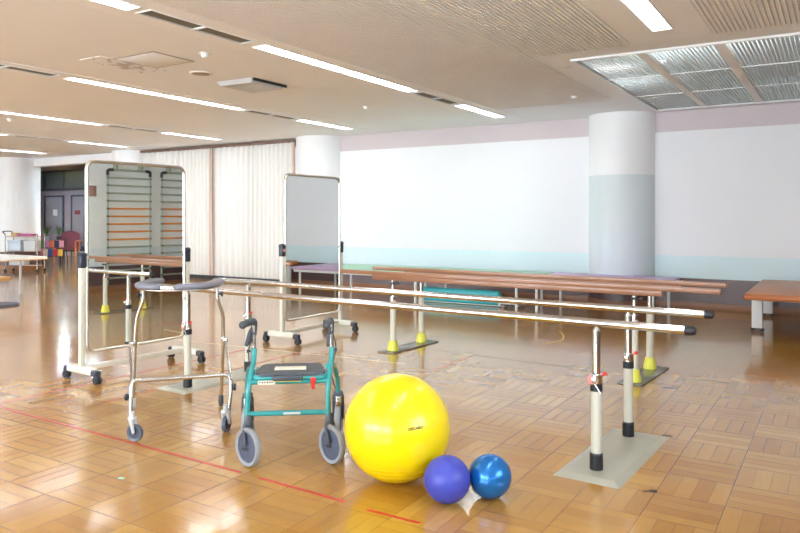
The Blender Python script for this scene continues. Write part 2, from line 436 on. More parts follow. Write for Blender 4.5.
for i, (x, w) in enumerate([(-4.40, .52), (-7.20, .42), (-10.33, .42), (-13.1, .42), (-16.1, .42), (-1.235, .66)]):
    t = MB()
    ys = sorted([YF] + [v for (lx, a, b) in lights + vents if lx == ROWS[[1, 2, 3, 4, 5, 0][i]] for v in (a, b)] + [YB if i < 5 else 6.42])
    X0 = ROWS[[1, 2, 3, 4, 5, 0][i]]
    t.box((x - w / 2, YF, CEIL - .006), (X0 - HW, ys[-1], CEIL)).box((X0 + HW, YF, CEIL - .006), (x + w / 2, ys[-1], CEIL))
    for k in range(0, len(ys), 2):
        if ys[k + 1] - ys[k] > .001: t.box((X0 - HW, ys[k], CEIL - .006), (X0 + HW, ys[k + 1], CEIL))
    struct(t.build('trim_%d' % (i + 4), 'ceilstrip'))
def ribs(name, x0, x1, y0, y1, pitch=.036, lab=None):
    t = MB(); x = x0
    while x < x1 - pitch * .5:
        t.box((x, y0, CEIL - .014), (x + pitch * .62, y1, CEIL)); x += pitch
    struct(t.build(name, 'rib'), lab)
ribs('trim_10', -4.10, -2.50, YF, 9.3, lab='ribbed acoustic board in the middle ceiling bay')
ribs('trim_11', -2.50, -1.58, YF, 6.45)
ribs('trim_12', -0.89, 1.38, YF, 6.42, lab='ribbed acoustic board in the right ceiling bay')

# ---- fluorescent fixtures
proto = {}
def ceiling_light(x, a, b, lab):
    L = round(b - a, 3)
    if L in proto:
        c = dup(proto[L], (x, a, CEIL), label=lab); return c
    t = thing('ceiling_light', lab, 'ceiling light', (x, a, CEIL), 'recessed strip lights in the ceiling')
    h = MB()
    w = HW
    h.quadpts([(-w, 0, 0), (w, 0, 0), (w, L, 0), (-w, L, 0), (-w * .7, .02, .07), (w * .7, .02, .07), (w * .7, L - .02, .07), (-w * .7, L - .02, .07)],
              [(0, 1, 5, 4), (1, 2, 6, 5), (2, 3, 7, 6), (3, 0, 4, 7), (4, 5, 6, 7)])
    h.build('reflector', 'white', t)
    MB().tube([(0, .05, .018), (0, L - .05, .018)], .019, 12).build('tube', 'tube', t)
    for s in (.03, L - .05): MB().box((-.018, s, .004), (.018, s + .02, .065), .003).build('lamp_holder', 'white', t)
    r = MB().box((-w - .012, -.012, -.012), (w + .012, 0, -.004)).box((-w - .012, L, -.012), (w + .012, L + .012, -.004))
    r.box((-w - .012, 0, -.012), (-w, L, -.004)).box((w, 0, -.012), (w + .012, L, -.004))
    r.build('rim', 'white', t)
    proto[L] = t; return t
rown = {-1.23: 'bay beside the louvred panel', -4.40: 'row nearest the ribbed middle bay', -7.20: 'second row from the ribbed middle bay',
        -10.33: 'third row from the ribbed middle bay', -13.10: 'fourth row from the ribbed middle bay', -16.10: 'far left row by the big column'}
def seglab(i): return ['out of view behind', 'out of view behind', 'nearest end', 'near end before the first vent', 'middle, first tube', 'middle, second tube', 'end next to the back wall']
for (x, a, b) in lights:
    i = min(range(7), key=lambda k: abs(LIT[k][0] - a))
    if x == ROWS[0]: lab = 'bright recessed strip light running to the louvred ceiling panel' + ('' if i == 4 else ', nearer length %s' % ['one', 'two', 'three', 'four'][i])
    else: lab = 'recessed strip light, %s, %s' % (rown[x], ['far behind the camera', 'behind the camera', 'overhead nearest end', 'before the first grille', 'first after the near grille', 'second after the near grille', 'beyond the far grille'][i])
    ceiling_light(x, a, b, lab)
vproto = None
for (x, a, b) in vents:
    lab = 'beige slatted ceiling grille, %s, %s' % (rown[x], 'nearer of two' if a < 5 else 'farther of two')
    L = b - a
    t = thing('ceiling_vent', lab, 'ceiling vent', (x, a, CEIL), 'grilles between the strip lights')
    MB().box((-HW, 0, .05), (HW, L, .06)).build('duct', 'ventdark', t)
    r = MB().box((-HW - .014, -.014, -.012), (HW + .014, .0, -.003)).box((-HW - .014, L, -.012), (HW + .014, L + .014, -.003))
    r.box((-HW - .014, 0, -.012), (-HW, L, -.003)).box((HW, 0, -.012), (HW + .014, L, -.003)).box((-HW, L / 2 - .012, -.012), (HW, L / 2 + .012, .02))
    r.build('frame', 'white', t)
    s = MB()
    for k in range(6):
        xx = -HW + .012 + k * .0255
        s.box((xx, 0, -.004), (xx + .007, L, .024))
    s.build('slat', 'vent', t)

# ---- louvred ceiling panel
x0, x1, y0, y1 = LV
lv = thing('ceiling_light_panel', 'large blue-grey louvred light panel in the ceiling by the wall', 'ceiling light', ((x0 + x1) / 2, y0, CEIL), world=True)
b = MB()
b.quadpts([(x0, y0, CEIL), (x1, y0, CEIL), (x1, y1, CEIL), (x0, y1, CEIL), (x0, y0, CEIL + .3), (x1, y0, CEIL + .3), (x1, y1, CEIL + .3), (x0, y1, CEIL + .3)],
          [(0, 1, 5, 4), (1, 2, 6, 5), (2, 3, 7, 6), (3, 0, 4, 7), (4, 5, 6, 7)])
b.build('reflector_box', 'box', lv)
e = .03
MB().box((x0 - e, y0 - e, CEIL - .02), (x1 + e, y0, CEIL + .01)).box((x0 - e, y1, CEIL - .02), (x1 + e, y1 + e, CEIL + .01)) \
    .box((x0 - e, y0, CEIL - .02), (x0, y1, CEIL + .01)).box((x1, y0, CEIL - .02), (x1 + e, y1, CEIL + .01)).build('rim', 'white', lv)
for x in (-1.585, -.90, -.24, .41):
    MB().box((x - .04, y0, CEIL - .012), (x + .04, y1, CEIL + .035), .002).build('divider', 'rib', lv)
for y in (8.02, 9.28):
    MB().box((x0, y - .01, CEIL - .008), (x1, y + .01, CEIL + .002)).build('cross_bar', 'white', lv)
fn = MB(); x = x0 + .02
while x < x1 - .02:
    fn.box((x, y0, CEIL + .002), (x + .008, y1, CEIL + .030)); x += .036
fn.build('louvre', 'louvre', lv)
for k, (xa, xb) in enumerate([(x0 + .1, -1.65), (-1.52, -.96), (-.84, -.3), (-.18, .35), (.47, .95)]):
    for y in ((7.02,) if k else (8.3,)):
        MB().tube([(xa, y, CEIL + .2), (xb, y, CEIL + .2)], .018, 10).build('tube', 'tube_dim', lv)

# ---- small ceiling fittings
ap = thing('access_panel', 'square flush access hatch beside a water stain on the ceiling', 'access panel', (-5.68, 4.66, CEIL))
MB().box((-.27, -.23, -.007), (.27, .23, .003), .001).build('hatch', 'ceil', ap)
f = MB()
for a, bb in (((-.285, -.245), (.285, -.232)), ((-.285, .232), (.285, .245)), ((-.285, -.245), (-.272, .245)), ((.272, -.245), (.285, .245))):
    f.box((a[0], a[1], -.006), (bb[0], bb[1], -.001))
f.build('rim', 'vent', ap)
def stain():
    g = G('brown_water_stain')
    n = g.noise(g.obj(), 9, 5.0); sep = g.n('ShaderNodeSeparateXYZ'); g.put(sep.inputs[0], g.obj())
    rad = g.math('SQRT', g.math('ADD', g.math('POWER', g.math('MULTIPLY', sep.outputs[0], 3.2), 2), g.math('POWER', g.math('MULTIPLY', sep.outputs[1], 1.7), 2)))
    k = g.math('GREATER_THAN', g.math('SUBTRACT', n, g.math('MULTIPLY', rad, .28)), .41)
    g.put(g.b.inputs['Base Color'], g.mix(g.math('MULTIPLY', k, .55), c4(srgb(240, 242, 245)), c4(srgb(150, 128, 116))))
    g.b.inputs['Roughness'].default_value = .8
    return g.m
M['stain'] = stain()
so = MB().box((-.16, -.42, -.004), (.16, .42, .003)).build('water_stain', 'stain', ce); so.location = (-6.14, 4.70, CEIL)
sp = thing('ceiling_speaker', 'round flat beige ceiling speaker near the access hatch', 'speaker', (-5.78, 5.35, CEIL))
MB().lathe([(0, -.012), (.085, -.012), (.095, -.006), (.095, 0)], n=32).build('grille', 'vent', sp)
MB().lathe([(.095, -.01), (.118, -.006), (.122, 0), (.095, 0)], n=32, ring=True).build('ring', 'rib', sp)
ao = thing('air_diffuser', 'square grey dropped air diffuser below the ceiling', 'air diffuser', (-5.75, 6.09, CEIL))
MB().box((-.27, -.29, .06), (.27, .29, .07)).build('duct', 'ventdark', ao)
d = MB(); d.quadpts([(-.27, -.29, 0), (.27, -.29, 0), (.27, .29, 0), (-.27, .29, 0), (-.235, -.255, -.045), (.235, -.255, -.045), (.235, .255, -.045), (-.235, .255, -.045),
                     (-.17, -.19, -.02), (.17, -.19, -.02), (.17, .19, -.02), (-.17, .19, -.02)],
                    [(0, 1, 5, 4), (1, 2, 6, 5), (2, 3, 7, 6), (3, 0, 4, 7), (4, 5, 9, 8), (5, 6, 10, 9), (6, 7, 11, 10), (7, 4, 8, 11), (8, 9, 10, 11)])
d.build('diffuser_cone', 'lightgrey', ao)
MB().box((.272, -.27, -.03), (.29, .27, -.001)).build('slot', 'black', ao)
def detector(x, y, lab):
    t = thing('smoke_detector', lab, 'smoke detector', (x, y, CEIL))
    MB().lathe([(.05, 0), (.052, -.012), (.036, -.016), (.034, -.034), (.02, -.045), (0, -.046)], n=24).build('housing', 'white', t)
    MB().lathe([(.053, -.004), (.056, -.001), (.056, 0), (.05, 0)], n=24).build('base_ring', 'lightgrey', t)
detector(-2.84, 8.77, 'small white smoke detector left of the louvred ceiling panel')
detector(-5.05, 4.72, 'small white smoke detector between hatch and near ceiling grille')
detector(-5.56, 8.13, 'small white smoke detector in the bay beyond the square diffuser')
detector(-10.95, 6.25, 'small white smoke detector at far left of the ceiling')
t = thing('ceiling_plate', 'small pale round cover plate on frame left of louvred panel', 'cover plate', (-2.36, 7.1, CEIL))
MB().lathe([(0, -.006), (.03, -.006), (.035, 0)], n=20).build('disc', 'lightgrey', t)

# ---- columns
def column(x, y, r, m, lab, i):
    o = MB().lathe([(r, 0), (r, CEIL)], n=64).build('column', m); o.location = (x, y, 0)
    MB().lathe([(r + .012, 0), (r + .012, .44), (r, .445), (r, 0)], n=64).build('brown_skirt', 'brown', o)
    MB().lathe([(r + .018, 0), (r + .018, .10), (r, .105), (r, 0)], n=64).build('baseboard_ring', 'skirt', o)
    tag(o, lab, 'column'); o['kind'] = 'structure'
column(-2.79, 10.92, .49, 'column2', 'round column painted grey-green below and white above', 1)
column(-8.50, 10.92, .49, 'column', 'round white column between the curtain and back wall', 2)
column(-14.0, 10.92, .49, 'column', 'round white column left of the curtain', 3)
column(-18.4, 10.6, .63, 'column', 'thick round white column at the far left', 4)

# ---- curtained window
w1 = MB()
for (a, bq) in (((-13.5, 0, .0), (-9.0, 0, .06)), ((-13.5, 0, 2.74), (-9.0, 0, 2.84))):
    w1.box((a[0], YB + .05, a[2]), (bq[0], YB + .12, bq[2]))
for x in (-13.5, -12.4, -11.3, -10.2, -9.06): w1.box((x, YB + .05, .06), (x + .06, YB + .12, 2.74))
w1 = struct(w1.build('window_1', 'frame'), 'tall window hidden behind the cream curtains')
MB().box((-13.45, YB + .08, .05), (-9.03, YB + .09, 2.75)).build('window_glass', 'glass', w1)
def curtain(xa, xb, lab, seed):
    rnd = random.Random(seed)
    t = thing('curtain', lab, 'curtain', ((xa + xb) / 2, YB - .12, .09), 'cream curtains over the window', world=True)
    n = int((xb - xa) / .0125); me = MB(); z = [.09, .4, 1.2, 2.0, 2.77]
    ph = 0; offs = []
    for i in range(n + 1):
        ph += .0125 * 2 * PI / (.15 + .05 * math.sin(i * .023 + seed) + .02 * rnd.random())
        offs.append(ph)
    vs = []
    for k, zz in enumerate(z):
        am = .042 - .012 * k / 4
        for i in range(n + 1):
            x = xa + (xb - xa) * i / n
            vs.append((x + .004 * math.sin(i * .3 + k), YB - .12 + am * math.sin(offs[i]) + .008 * math.sin(i * .05 + k * .7), zz))
    fs = [(k * (n + 1) + i, k * (n + 1) + i + 1, (k + 1) * (n + 1) + i + 1, (k + 1) * (n + 1) + i) for k in range(4) for i in range(n)]
    me.quadpts(vs, fs).build('cloth', 'curtain', t, sharp=180)
    return t
ca = curtain(-13.47, -11.24, 'left cream pleated curtain, behind the rung-reflecting mirror', 1)
cb = curtain(-11.22, -9.02, 'right cream pleated curtain, ending at the white column', 2)
MB().box((-11.32, YB - .15, .09), (-11.295, YB - .13, 2.77), .004).build('edge_trim', 'rose', ca)
MB().box((-11.22, YB - .15, .09), (-11.20, YB - .13, 2.77), .004).build('edge_trim', 'rose', cb)
MB().box((-9.03, YB - .17, .09), (-9.0, YB - .12, 2.77), .004).build('edge_trim', 'rose', cb)
cr = MB().box((-13.5, YB - .18, 2.775), (-8.98, YB - .06, CEIL - .02), .004).build('curtain_rail', 'rail')
tag(cr, 'brown curtain rail above the cream curtains', 'curtain rail')

# ---- entrance hall wall
def door(i, xa, xb, lab):
    t = bpy.data.objects.new('door_%d' % i, None); C.objects.link(t); t.location = ((xa + xb) / 2, YH, 0); ORG[t] = Vector(t.location); struct(t, lab)
    MB().box((xa, YH - .03, 0), (xb, YH, 2.03), .004).build('door_leaf', 'halldoor', t)
    f = MB().box((xa - .06, YH - .05, 0), (xa, YH, 2.09)).box((xb, YH - .05, 0), (xb + .06, YH, 2.09)).box((xa, YH - .05, 2.03), (xb, YH, 2.09))
    f.build('door_frame', 'frame', t)
    MB().tube([(xb - .08, YH - .03, .98), (xb - .08, YH - .08, .98), (xb - .2, YH - .08, .98)], .011, 8).build('door_handle', 'chrome', t)
    return t
d1 = door(1, -24.0, -23.0, 'grey door in the entrance hall')
MB().box((-23.55, YH - .035, 1.38), (-23.3, YH - .03, 1.6)).build('notice', 'white', d1)
d2 = door(2, -22.45, -21.4, 'grey door with a small red sign')
MB().box((-22.3, YH - .036, 1.42), (-22.0, YH - .03, 1.56)).build('sign', 'signred', d2)
tr = MB()
for (a, bq) in (((-25.2, 2.25), (-20, 2.33)), ((-25.2, 2.88), (-20, 2.95))): tr.box((a[0], YH - .08, a[1]), (bq[0], YH - .02, bq[1]))
for x in (-25.2, -24.05, -22.9, -21.75, -20.6): tr.box((x, YH - .08, 2.33), (x + .07, YH - .02, 2.88))
tr = struct(tr.build('window_8', 'frame'), 'dark glass transom above the entrance hall doors')
MB().box((-25.15, YH - .05, 2.3), (-20.5, YH - .04, 2.9)).build('window_glass', 'glassdark', tr)
for i, (x, y) in enumerate([(-20.5, 13.4), (-17.0, 13.4), (-17, 11.9), (-22.8, 12.2)]):
    t = thing('ceiling_downlight', 'round downlight in the entrance hall ceiling', 'ceiling light', (x, y, 2.95), 'entrance hall downlights')
    MB().lathe([(0, -.01), (.09, -.01)], n=24).build('lamp', 'hall_lamp', t)
    MB().lathe([(.09, -.014), (.12, -.008), (.12, 0), (.09, 0)], n=24, ring=True).build('ring', 'white', t)

# ------------------------------------------------------------------ floor tape
def tape(x0, y0, x1, y1, w, m, name, lab, grp=None, z=.0015):
    a, bq = Vector((x0, y0, 0)), Vector((x1, y1, 0)); d = (bq - a).normalized(); n = Vector((-d.y, d.x, 0)) * w / 2
    o = MB()
    vs = [a - n, bq - n, bq + n, a + n]
    o.quadpts([(p.x, p.y, 0.0003) for p in vs] + [(p.x, p.y, z) for p in vs], [(0, 1, 2, 3), (4, 5, 6, 7), (0, 1, 5, 4), (1, 2, 6, 5), (2, 3, 7, 6), (3, 0, 4, 7)])
    return tag(o.build(name, m), lab, 'floor tape', grp)
tape(-7.5, 2.80, -2.607, 2.678, .014, 'redtape', 'floor_tape', 'longest thin red tape line running in front of the walkers')
tape(-2.476, 2.672, -1.93, 2.652, .016, 'redtape', 'floor_tape', 'short red tape dash between rollator and yellow ball')
tape(-1.794, 2.632, -1.522, 2.634, .016, 'redtape', 'floor_tape', 'shortest red tape dash in front of the yellow ball')
tape(-5.02, 2.77, -5.0, 5.3, .012, 'redtape', 'floor_tape', 'faded red tape line passing under the left mirror')
tape(-4.41, 3.2, -4.45, 5.4, .012, 'redtape', 'floor_tape', 'faded red tape line under the left base plate')
tape(-2.95, 5.3, -2.95, 6.1, .012, 'pinktape', 'floor_tape', 'faded red tape line behind the yellow ball')
tape(-6.2, 5.22, -3.3, 5.44, .012, 'whitetape', 'floor_tape', 'thin white tape line crossing between the two mirrors')
tape(-3.4, 6.16, -1.7, 6.05, .014, 'greytape', 'floor_tape', 'faint grey tape line under the wooden rails')
yt = MB()
pp = smooth_path([(-2.62, 7.02, .001), (-2.52, 7.35, .001), (-2.62, 7.7, .001), (-2.75, 7.95, .001)], 5)
yt.tube(pp, .010, 6, ry=.12)
tag(yt.build('floor_tape', 'yellowtape'), 'curved yellow tape mark beyond the steel rail ends', 'floor tape')
tape(-0.775, 3.52, -0.74, 3.53, .03, 'blacktape', 'tape_scrap', 'black tape scrap in front of the right base plate')
tape(-0.80, 3.50, -0.775, 3.51, .016, 'blacktape', 'tape_scrap', 'tiny black tape scrap touching the larger scrap')
tape(-0.91, 4.47, -0.85, 4.47, .022, 'blacktape', 'tape_scrap', 'black tape scrap to the right of the base plate')
tape(-1.16, 5.72, -1.06, 5.76, .025, 'bluetape', 'tape_scrap', 'blue tape scrap beside the wooden rail base')
tape(-3.07, 2.30, -3.04, 2.31, .02, 'green', 'tape_scrap', 'tiny green tape scrap on the floor at lower left')

# ------------------------------------------------------------------ mirrors on castors
def caster(t, x, y, sx):
    h = MB()
    h.box((x - .045, y - .028, .062), (x + .045, y + .028, .108), .012)
    h.box((x - .03 + sx * .03, y - .02, .045), (x + .02 + sx * .03, y + .02, .075), .008)
    c = h.build('castor', 'navy', t)
    w = MB()
    for s in (-1, 1): w.lathe([(0, -.009), (.027, -.009), (.033, -.004), (.033, .004), (.027, .009), (0, .009)], (x + sx * .03, y + s * .016, .034), (0, 1, 0), 20)
    w.cyl((x + sx * .03, y - .02, .034), (x + sx * .03, y + .02, .034), .007, n=8)
    w.build('wheel', 'black', c)
def standing_mirror(lab):
    t = thing('standing_mirror', lab, 'mirror', (0, 0, 0))
    W, zb, zt = .945, .226, 1.757
    h = W / 2
    r = .075
    path = round_path([(.012, -h, zb), (.012, h, zb), (.012, h, zt), (.012, -h, zt)], r, 8, True)
    MB().tube(path, .014, 10, closed=True, ry=1.3).build('frame', 'champagne', t)
    g = MB(); vs = [(p.x + .004, p.y, p.z) for p in path]; g.bm.faces.new([g.bm.verts.new(p) for p in vs])
    g.build('mirror_glass', 'mirror', t)
    bk = MB(); bk.bm.faces.new([bk.bm.verts.new((p.x - .008, p.y, p.z)) for p in path]); bk.build('backboard', 'lightgrey', t)
    for s in (-1, 1):
        y = s * .507
        MB().box((-.014, y - .024, .12), (.026, y + .024, 1.0), .008).build('post', 'cream', t)
        c = MB(); c.box((-.02, y - .029, .90), (.032, y + .029, 1.005), .010); c.lathe([(.026, -.027), (.026, .027)], (.006, y, 1.005), (0, 1, 0), 24)
        cc = c.build('pivot_cap', 'navy', t)
        MB().lathe([(0, 0), (.016, 0), (.016, .006), (0, .006)], (.032, y, .965), (1, 0, 0), 20).build('cap_badge', 'navy', cc)
        MB().cyl((.015, y - s * .03, .97), (.015, y - s * .05, .97), .012, n=12).build('pivot_pin', 'steel', t)
        MB().box((-.17, y - .03, .068), (.17, y + .03, .122), .006).build('foot', 'cream', t)
        caster(t, -.185, y, -1); caster(t, .185, y, 1)
    MB().box((-.035, -.49, .078), (.005, .49, .118), .005).build('crossbar', 'cream', t)
    return t
m1 = standing_mirror('left wheeled standing mirror, reflecting the orange-runged wall bars'); m1.location = (-5.115, 4.02, 0); m1.rotation_euler.z = math.radians(-3.5)
m2 = dup(m1, (-4.93, 6.17, 0), 0, 'right wheeled standing mirror, nearest the back wall, reflecting a lilac table')
cap = min((c for c in kids(m2) if c.name.startswith('pivot_cap')), key=lambda c: min(v.co.y for v in c.data.vertices))
bdg = kids(cap)[0]; bdg.data = bdg.data.copy(); bdg.data.materials[0] = M['dial']

# ------------------------------------------------------------------ steel parallel bars
def rotz(p, a): return (p[0] * math.cos(a) - p[1] * math.sin(a), p[0] * math.sin(a) + p[1] * math.cos(a))
AP = math.radians(-2.5)
pb = thing('parallel_bars', 'steel parallel walking bars on two flat grey base plates', 'parallel bars', (-2.65, 4.06, 0), rz=AP)
for s, nm in ((-1, 'left'), (1, 'right')):
    x = s * 1.585 + (.022 if s > 0 else -.02); q = MB(); W, Ln = .168, .488
    o_ = .028
    yy = -.035 if s > 0 else 0.0
    q.quadpts([(x - W, -Ln + yy, 0.001), (x + W, -Ln + yy, 0.001), (x + W, Ln + yy, 0.001), (x - W, Ln + yy, 0.001),
               (x - W + o_ * 1.4, -Ln + o_ * 2 + yy, .014), (x + W - o_ * 1.4, -Ln + o_ * 2 + yy, .014), (x + W - o_ * 1.4, Ln - o_ * 2 + yy, .014), (x - W + o_ * 1.4, Ln - o_ * 2 + yy, .014)],
              [(3, 2, 1, 0), (4, 5, 6, 7), (0, 1, 5, 4), (1, 2, 6, 5), (2, 3, 7, 6), (3, 0, 4, 7)])
    q.build('base_plate', 'plate', pb, sharp=5)
    for t_ in (-1, 1):
        y = t_ * .318 - (.028 if t_ < 0 else .01)
        x = s * 1.585 + (.018 if t_ < 0 else -.012)
        p = MB().cyl((x, y, .012), (x, y, .43), .0265, n=28).build('post', 'postgrey', pb)
        bo = MB(); bo.lathe([(.033, 0), (.034, .02)] + [(.034 if k % 2 else .0325, .02 + k * .006) for k in range(10)] + [(.030, .084)], (x, y, .014), n=28)
        bo.build('rubber_foot', 'black', p)
        MB().cyl((x, y, .44), (x, y, .722), .0205, n=24).lathe([(.0205, 0), (.006, .028), (.006, .03)], (x, y, .722), n=24).build('inner_tube', 'barsteel', p)
        MB().cyl((x, y, .415), (x, y, .455), .031, n=28).build('collar', 'black', p)
        k = MB().cyl((x, y, .455), (x, y, .50), .030, n=28); k.box((x - .01, y - .05, .465), (x + .012, y - .02, .49), .003)
        k.build('clamp', 'chrome', p)
        kb = MB().cyl((x + .028, y - .01, .495), (x + .045, y - .012, .507), .004, n=8).ball((x + .05, y - .013, .51), .0105)
        kb.build('clamp_knob', 'red', p)
        if t_ < 0:
            ax = Vector((-.35, -.93, 0)) if s > 0 else Vector((-.25, -.95, 0))
            c0 = Vector((x, y, .478)) + ax * .03
            MB().lathe([(.028, 0), (.030, .004), (.030, .012), (.024, .014), (0, .014)], c0, ax, 28).build('dial_rim', 'chrome', p)
            MB().lathe([(0, .0146), (.023, .0146), (.023, .0152), (0, .0152)], c0, ax, 28).build('dial_face', 'dial', p)
            MB().cyl(c0 + Vector((.015, -.01, -.02)), c0 + Vector((.05, -.02, -.065)), .004, n=8).build('clamp_lever', 'chrome', p)
for t_ in (-1, 1):
    y = t_ * .318 - (.028 if t_ < 0 else .01)
    x1 = 2.045 if t_ < 0 else 2.005
    b = MB().cyl((-1.97, y, .763), (x1, y, .763), .0205, n=28).build('handrail', 'barsteel', pb)
    for s, xx in ((-1, -1.97), (1, x1)):
        MB().lathe([(.021, -.01), (.024, -.008), (.024, .018), (.021, .032), (.012, .040), (0, .041)], (xx, y, .763), (s, 0, 0), 28).build('end_cap', 'black', b)

# ------------------------------------------------------------------ wooden parallel bars
wp = thing('parallel_bars', 'wooden-railed parallel bars on yellow-footed posts near the back wall', 'parallel bars', (-2.535, 6.11, 0), rz=math.radians(-2.9))
for s in (-1, 1):
    x = s * 1.165
    q = MB().box((x - .095, -.40, .001), (x + .095, .42, .012), .002).build('base_plate', 'darkplate', wp)
    for t_ in (-1, 1):
        y = t_ * .28
        x = s * 1.165 - (.03 if t_ > 0 else -.004)
        p = MB().cyl((x, y, .08), (x, y, .52), .0285, n=24).build('post', 'cream', wp)
        MB().lathe([(.056, 0), (.055, .012), (.040, .088), (.038, .095), (.029, .097)], (x, y, .012), n=28).build('foot_cone', 'yellowcone', p)
        MB().cyl((x, y, .50), (x, y, .69), .019, n=20).build('inner_tube', 'barsteel', p)
        MB().cyl((x, y, .50), (x, y, .535), .032, n=20).build('collar', 'chrome', p)
        k = MB().cyl((x, y, .655), (x, y, .675), .024, n=20); k.cyl((x + .02, y, .665), (x + .05, y, .665), .006, n=8).ball((x + .056, y, .665), .012)
        k.build('top_collar', 'darkgrey', p)
        if t_ < 0 and s > 0: MB().cyl((x - .02, y - .02, .535), (x - .05, y - .03, .50), .005, n=8).ball((x - .055, y - .03, .495), .012).build('clamp_knob', 'red', p)
for t_ in (-1, 1):
    y = t_ * .28
    r = MB().box((-1.81, y - .022, .735), (1.80 if t_ < 0 else 1.745, y + .022, .775), .004).build('handrail', 'oak', wp)
    MB().box((-1.40, y - .024, .693), (1.385, y + .024, .736), .003).build('stiffening_board', 'oak', r)

# ------------------------------------------------------------------ tables by the wall
def treatment_table(xa, xb, m, lab, ya=9.34, yb=10.52, rim='white'):
    t = thing('treatment_table', lab, 'treatment table', ((xa + xb) / 2, (ya + yb) / 2, 0), world=True)
    MB().box((xa, ya, .43), (xb, yb, .475), .012).build('padded_top', m, t)
    MB().box((xa + .03, ya + .03, .39), (xb - .03, yb - .03, .429), .003).build('table_frame', rim, t)
    for x in (xa + .10, xb - (.25 if xb < -5 else .13)):
        for y in (ya + .08, yb - .1):
            MB().cyl((x, y, 0.002), (x, y, .39), .02, n=14).build('leg', 'white', t)
    return t
treatment_table(-7.55, -5.67, 'green', 'left pale green treatment table, next to the right mirror')
treatment_table(-5.63, -3.75, 'green', 'right pale green treatment table, above the turquoise mat rolls')
treatment_table(-3.68, -1.90, 'lilac', 'lilac treatment table behind the right end of the wooden rails')
for k, z in ((0, .0565), (1, .168)):
    ro = thing('exercise_bolster', ['lower', 'upper'][k] + ' turquoise mat roll under the right green table', 'bolster', (-4.93, 9.75 - .005 * k, z))
    MB().lathe([(0, -.005), (.03, 0), (.048, .006), (.055, .02), (.055, 1.30), (.048, 1.314), (.03, 1.32), (0, 1.325)], (-.66, 0, 0), (1, 0, 0), 32).build('cover', 'cyan', ro)
    MB().lathe([(.025, 0), (.03, 0), (.03, .012), (.0, .012)], (.66, 0, 0), (1, 0, 0), 20).build('end_disc', 'cyan', ro)
dl = thing('low_dolly', 'low white-framed wheeled dolly carrying the turquoise mat rolls', 'dolly', (-4.9, 9.75, 0))
f = MB().box((-.72, -.13, .012), (.75, -.10, .02)).box((-.72, .10, .012), (.75, .13, .02))
f.box((.68, -.14, .05), (.95, .14, .075), .004); f.box((.93, -.14, .014), (.96, .14, .06), .004); f.box((.66, -.14, .014), (.69, .14, .06), .004)
f.build('dolly_frame', 'white', dl)
for x in (.70, .92):
    for y in (-.12, .12): MB().lathe([(0, -.01), (.012, -.008), (.012, .008), (0, .01)], (x, y, .013), (0, 1, 0), 14).build('wheel', 'black', dl)

# brown mat table at the right
bt = thing('mat_table', 'broad orange-brown mat table with white castored legs at the right edge', 'table', (.1, 9.75, 0), world=True)
tx0, tx1, ty0, ty1 = -.90, .95, 8.62, 10.74
MB().box((tx0, ty0, .405), (tx1, ty1, .468), .02, seg=3).build('table_edge', 'tableedge', bt)
MB().box((tx0 + .012, ty0 + .012, .466), (tx1 - .012, ty1 - .012, .474), .003).build('tabletop', 'tabletop', bt)
MB().box((tx0 + .08, ty0 + .42, .36), (tx1 - .08, ty0 + .47, .404)).box((tx0 + .08, ty1 - .2, .36), (tx1 - .08, ty1 - .15, .404)) \
    .box((tx0 + .10, ty0 + .47, .36), (tx0 + .15, ty1 - .2, .404)).build('under_frame', 'lightgrey', bt)
for x in (tx0 + .13, tx1 - .13):
    for y in (ty0 + .47, ty1 - .2):
        l = MB().box((x - .09, y - .035, .045), (x + .02, y + .035, .405), .004).build('leg', 'white', bt)
        c = MB()
        for s in (-1, 1):
            c.lathe([(0, -.009), (.022, -.009), (.025, 0), (.022, .009), (0, .009)], (x - .035 + s * .05, y, .026), (0, 1, 0), 18)
            c.box((x - .035 + s * .05 - .012, y - .014, .028), (x - .035 + s * .05 + .012, y + .014, .05), .003)
        c.build('castor', 'black', l)

# ------------------------------------------------------------------ wall bars on the right wall
def wall_bars(lab):
    t = thing('wall_bars', lab, 'wall bars', (0, 0, 0), 'wall bars on the side wall')
    w = .42
    path = round_path([(0, -w, .12), (0, -w, 2.16), (0, w, 2.16), (0, w, .12)], .07, 6)
    MB().tube(path, .019, 10).build('ladder_frame', 'rung', t)
    for s in (-1, 1):
        MB().tube(round_path([(0, s * w, 2.06), (0, s * w, 2.16), (0, s * (w - .1), 2.16)], .07, 6), .027, 12).build('corner_pad', 'black', t)
        MB().box((-.015, s * .25 - .02, 2.17), (.09, s * .25 + .02, 2.28), .004).build('wall_bracket', 'rung', t)
        MB().box((-.02, s * w - .012, .12), (.085, s * w + .012, .16)).build('lower_bracket', 'rung', t)
    for k in range(14):
        z = 2.02 - .138 * k
        o = (4 <= k <= 8)
        r = MB().cyl((0, -w, z), (0, w, z), .0165, n=12).build('rung', 'orange' if o else 'rung', t)
        if o: r['label'] = 'orange rung'
        e = MB()
        for s in (-1, 1): e.box((-.024, s * w - .016, z - .016), (.02, s * w + .016, z + .016), .004)
        e.build('rung_clamp', 'darkgrey', r)
    return t
wb1 = wall_bars('nearer wall bars with five orange rungs, seen whole in the mirror'); wb1.location = (XR - .1, 7.72, 0)
wb2 = dup(wb1, (XR - .1, 8.80, 0), 0, 'farther wall bars with five orange rungs, cut by the mirror edge')
tag(MB().box((XR - .012, 7.01, 1.68), (XR + .004, 7.14, 1.87), .003).build('notice_plate', 'notice'), 'small brown notice plate on the wall, seen in the mirror', 'notice')

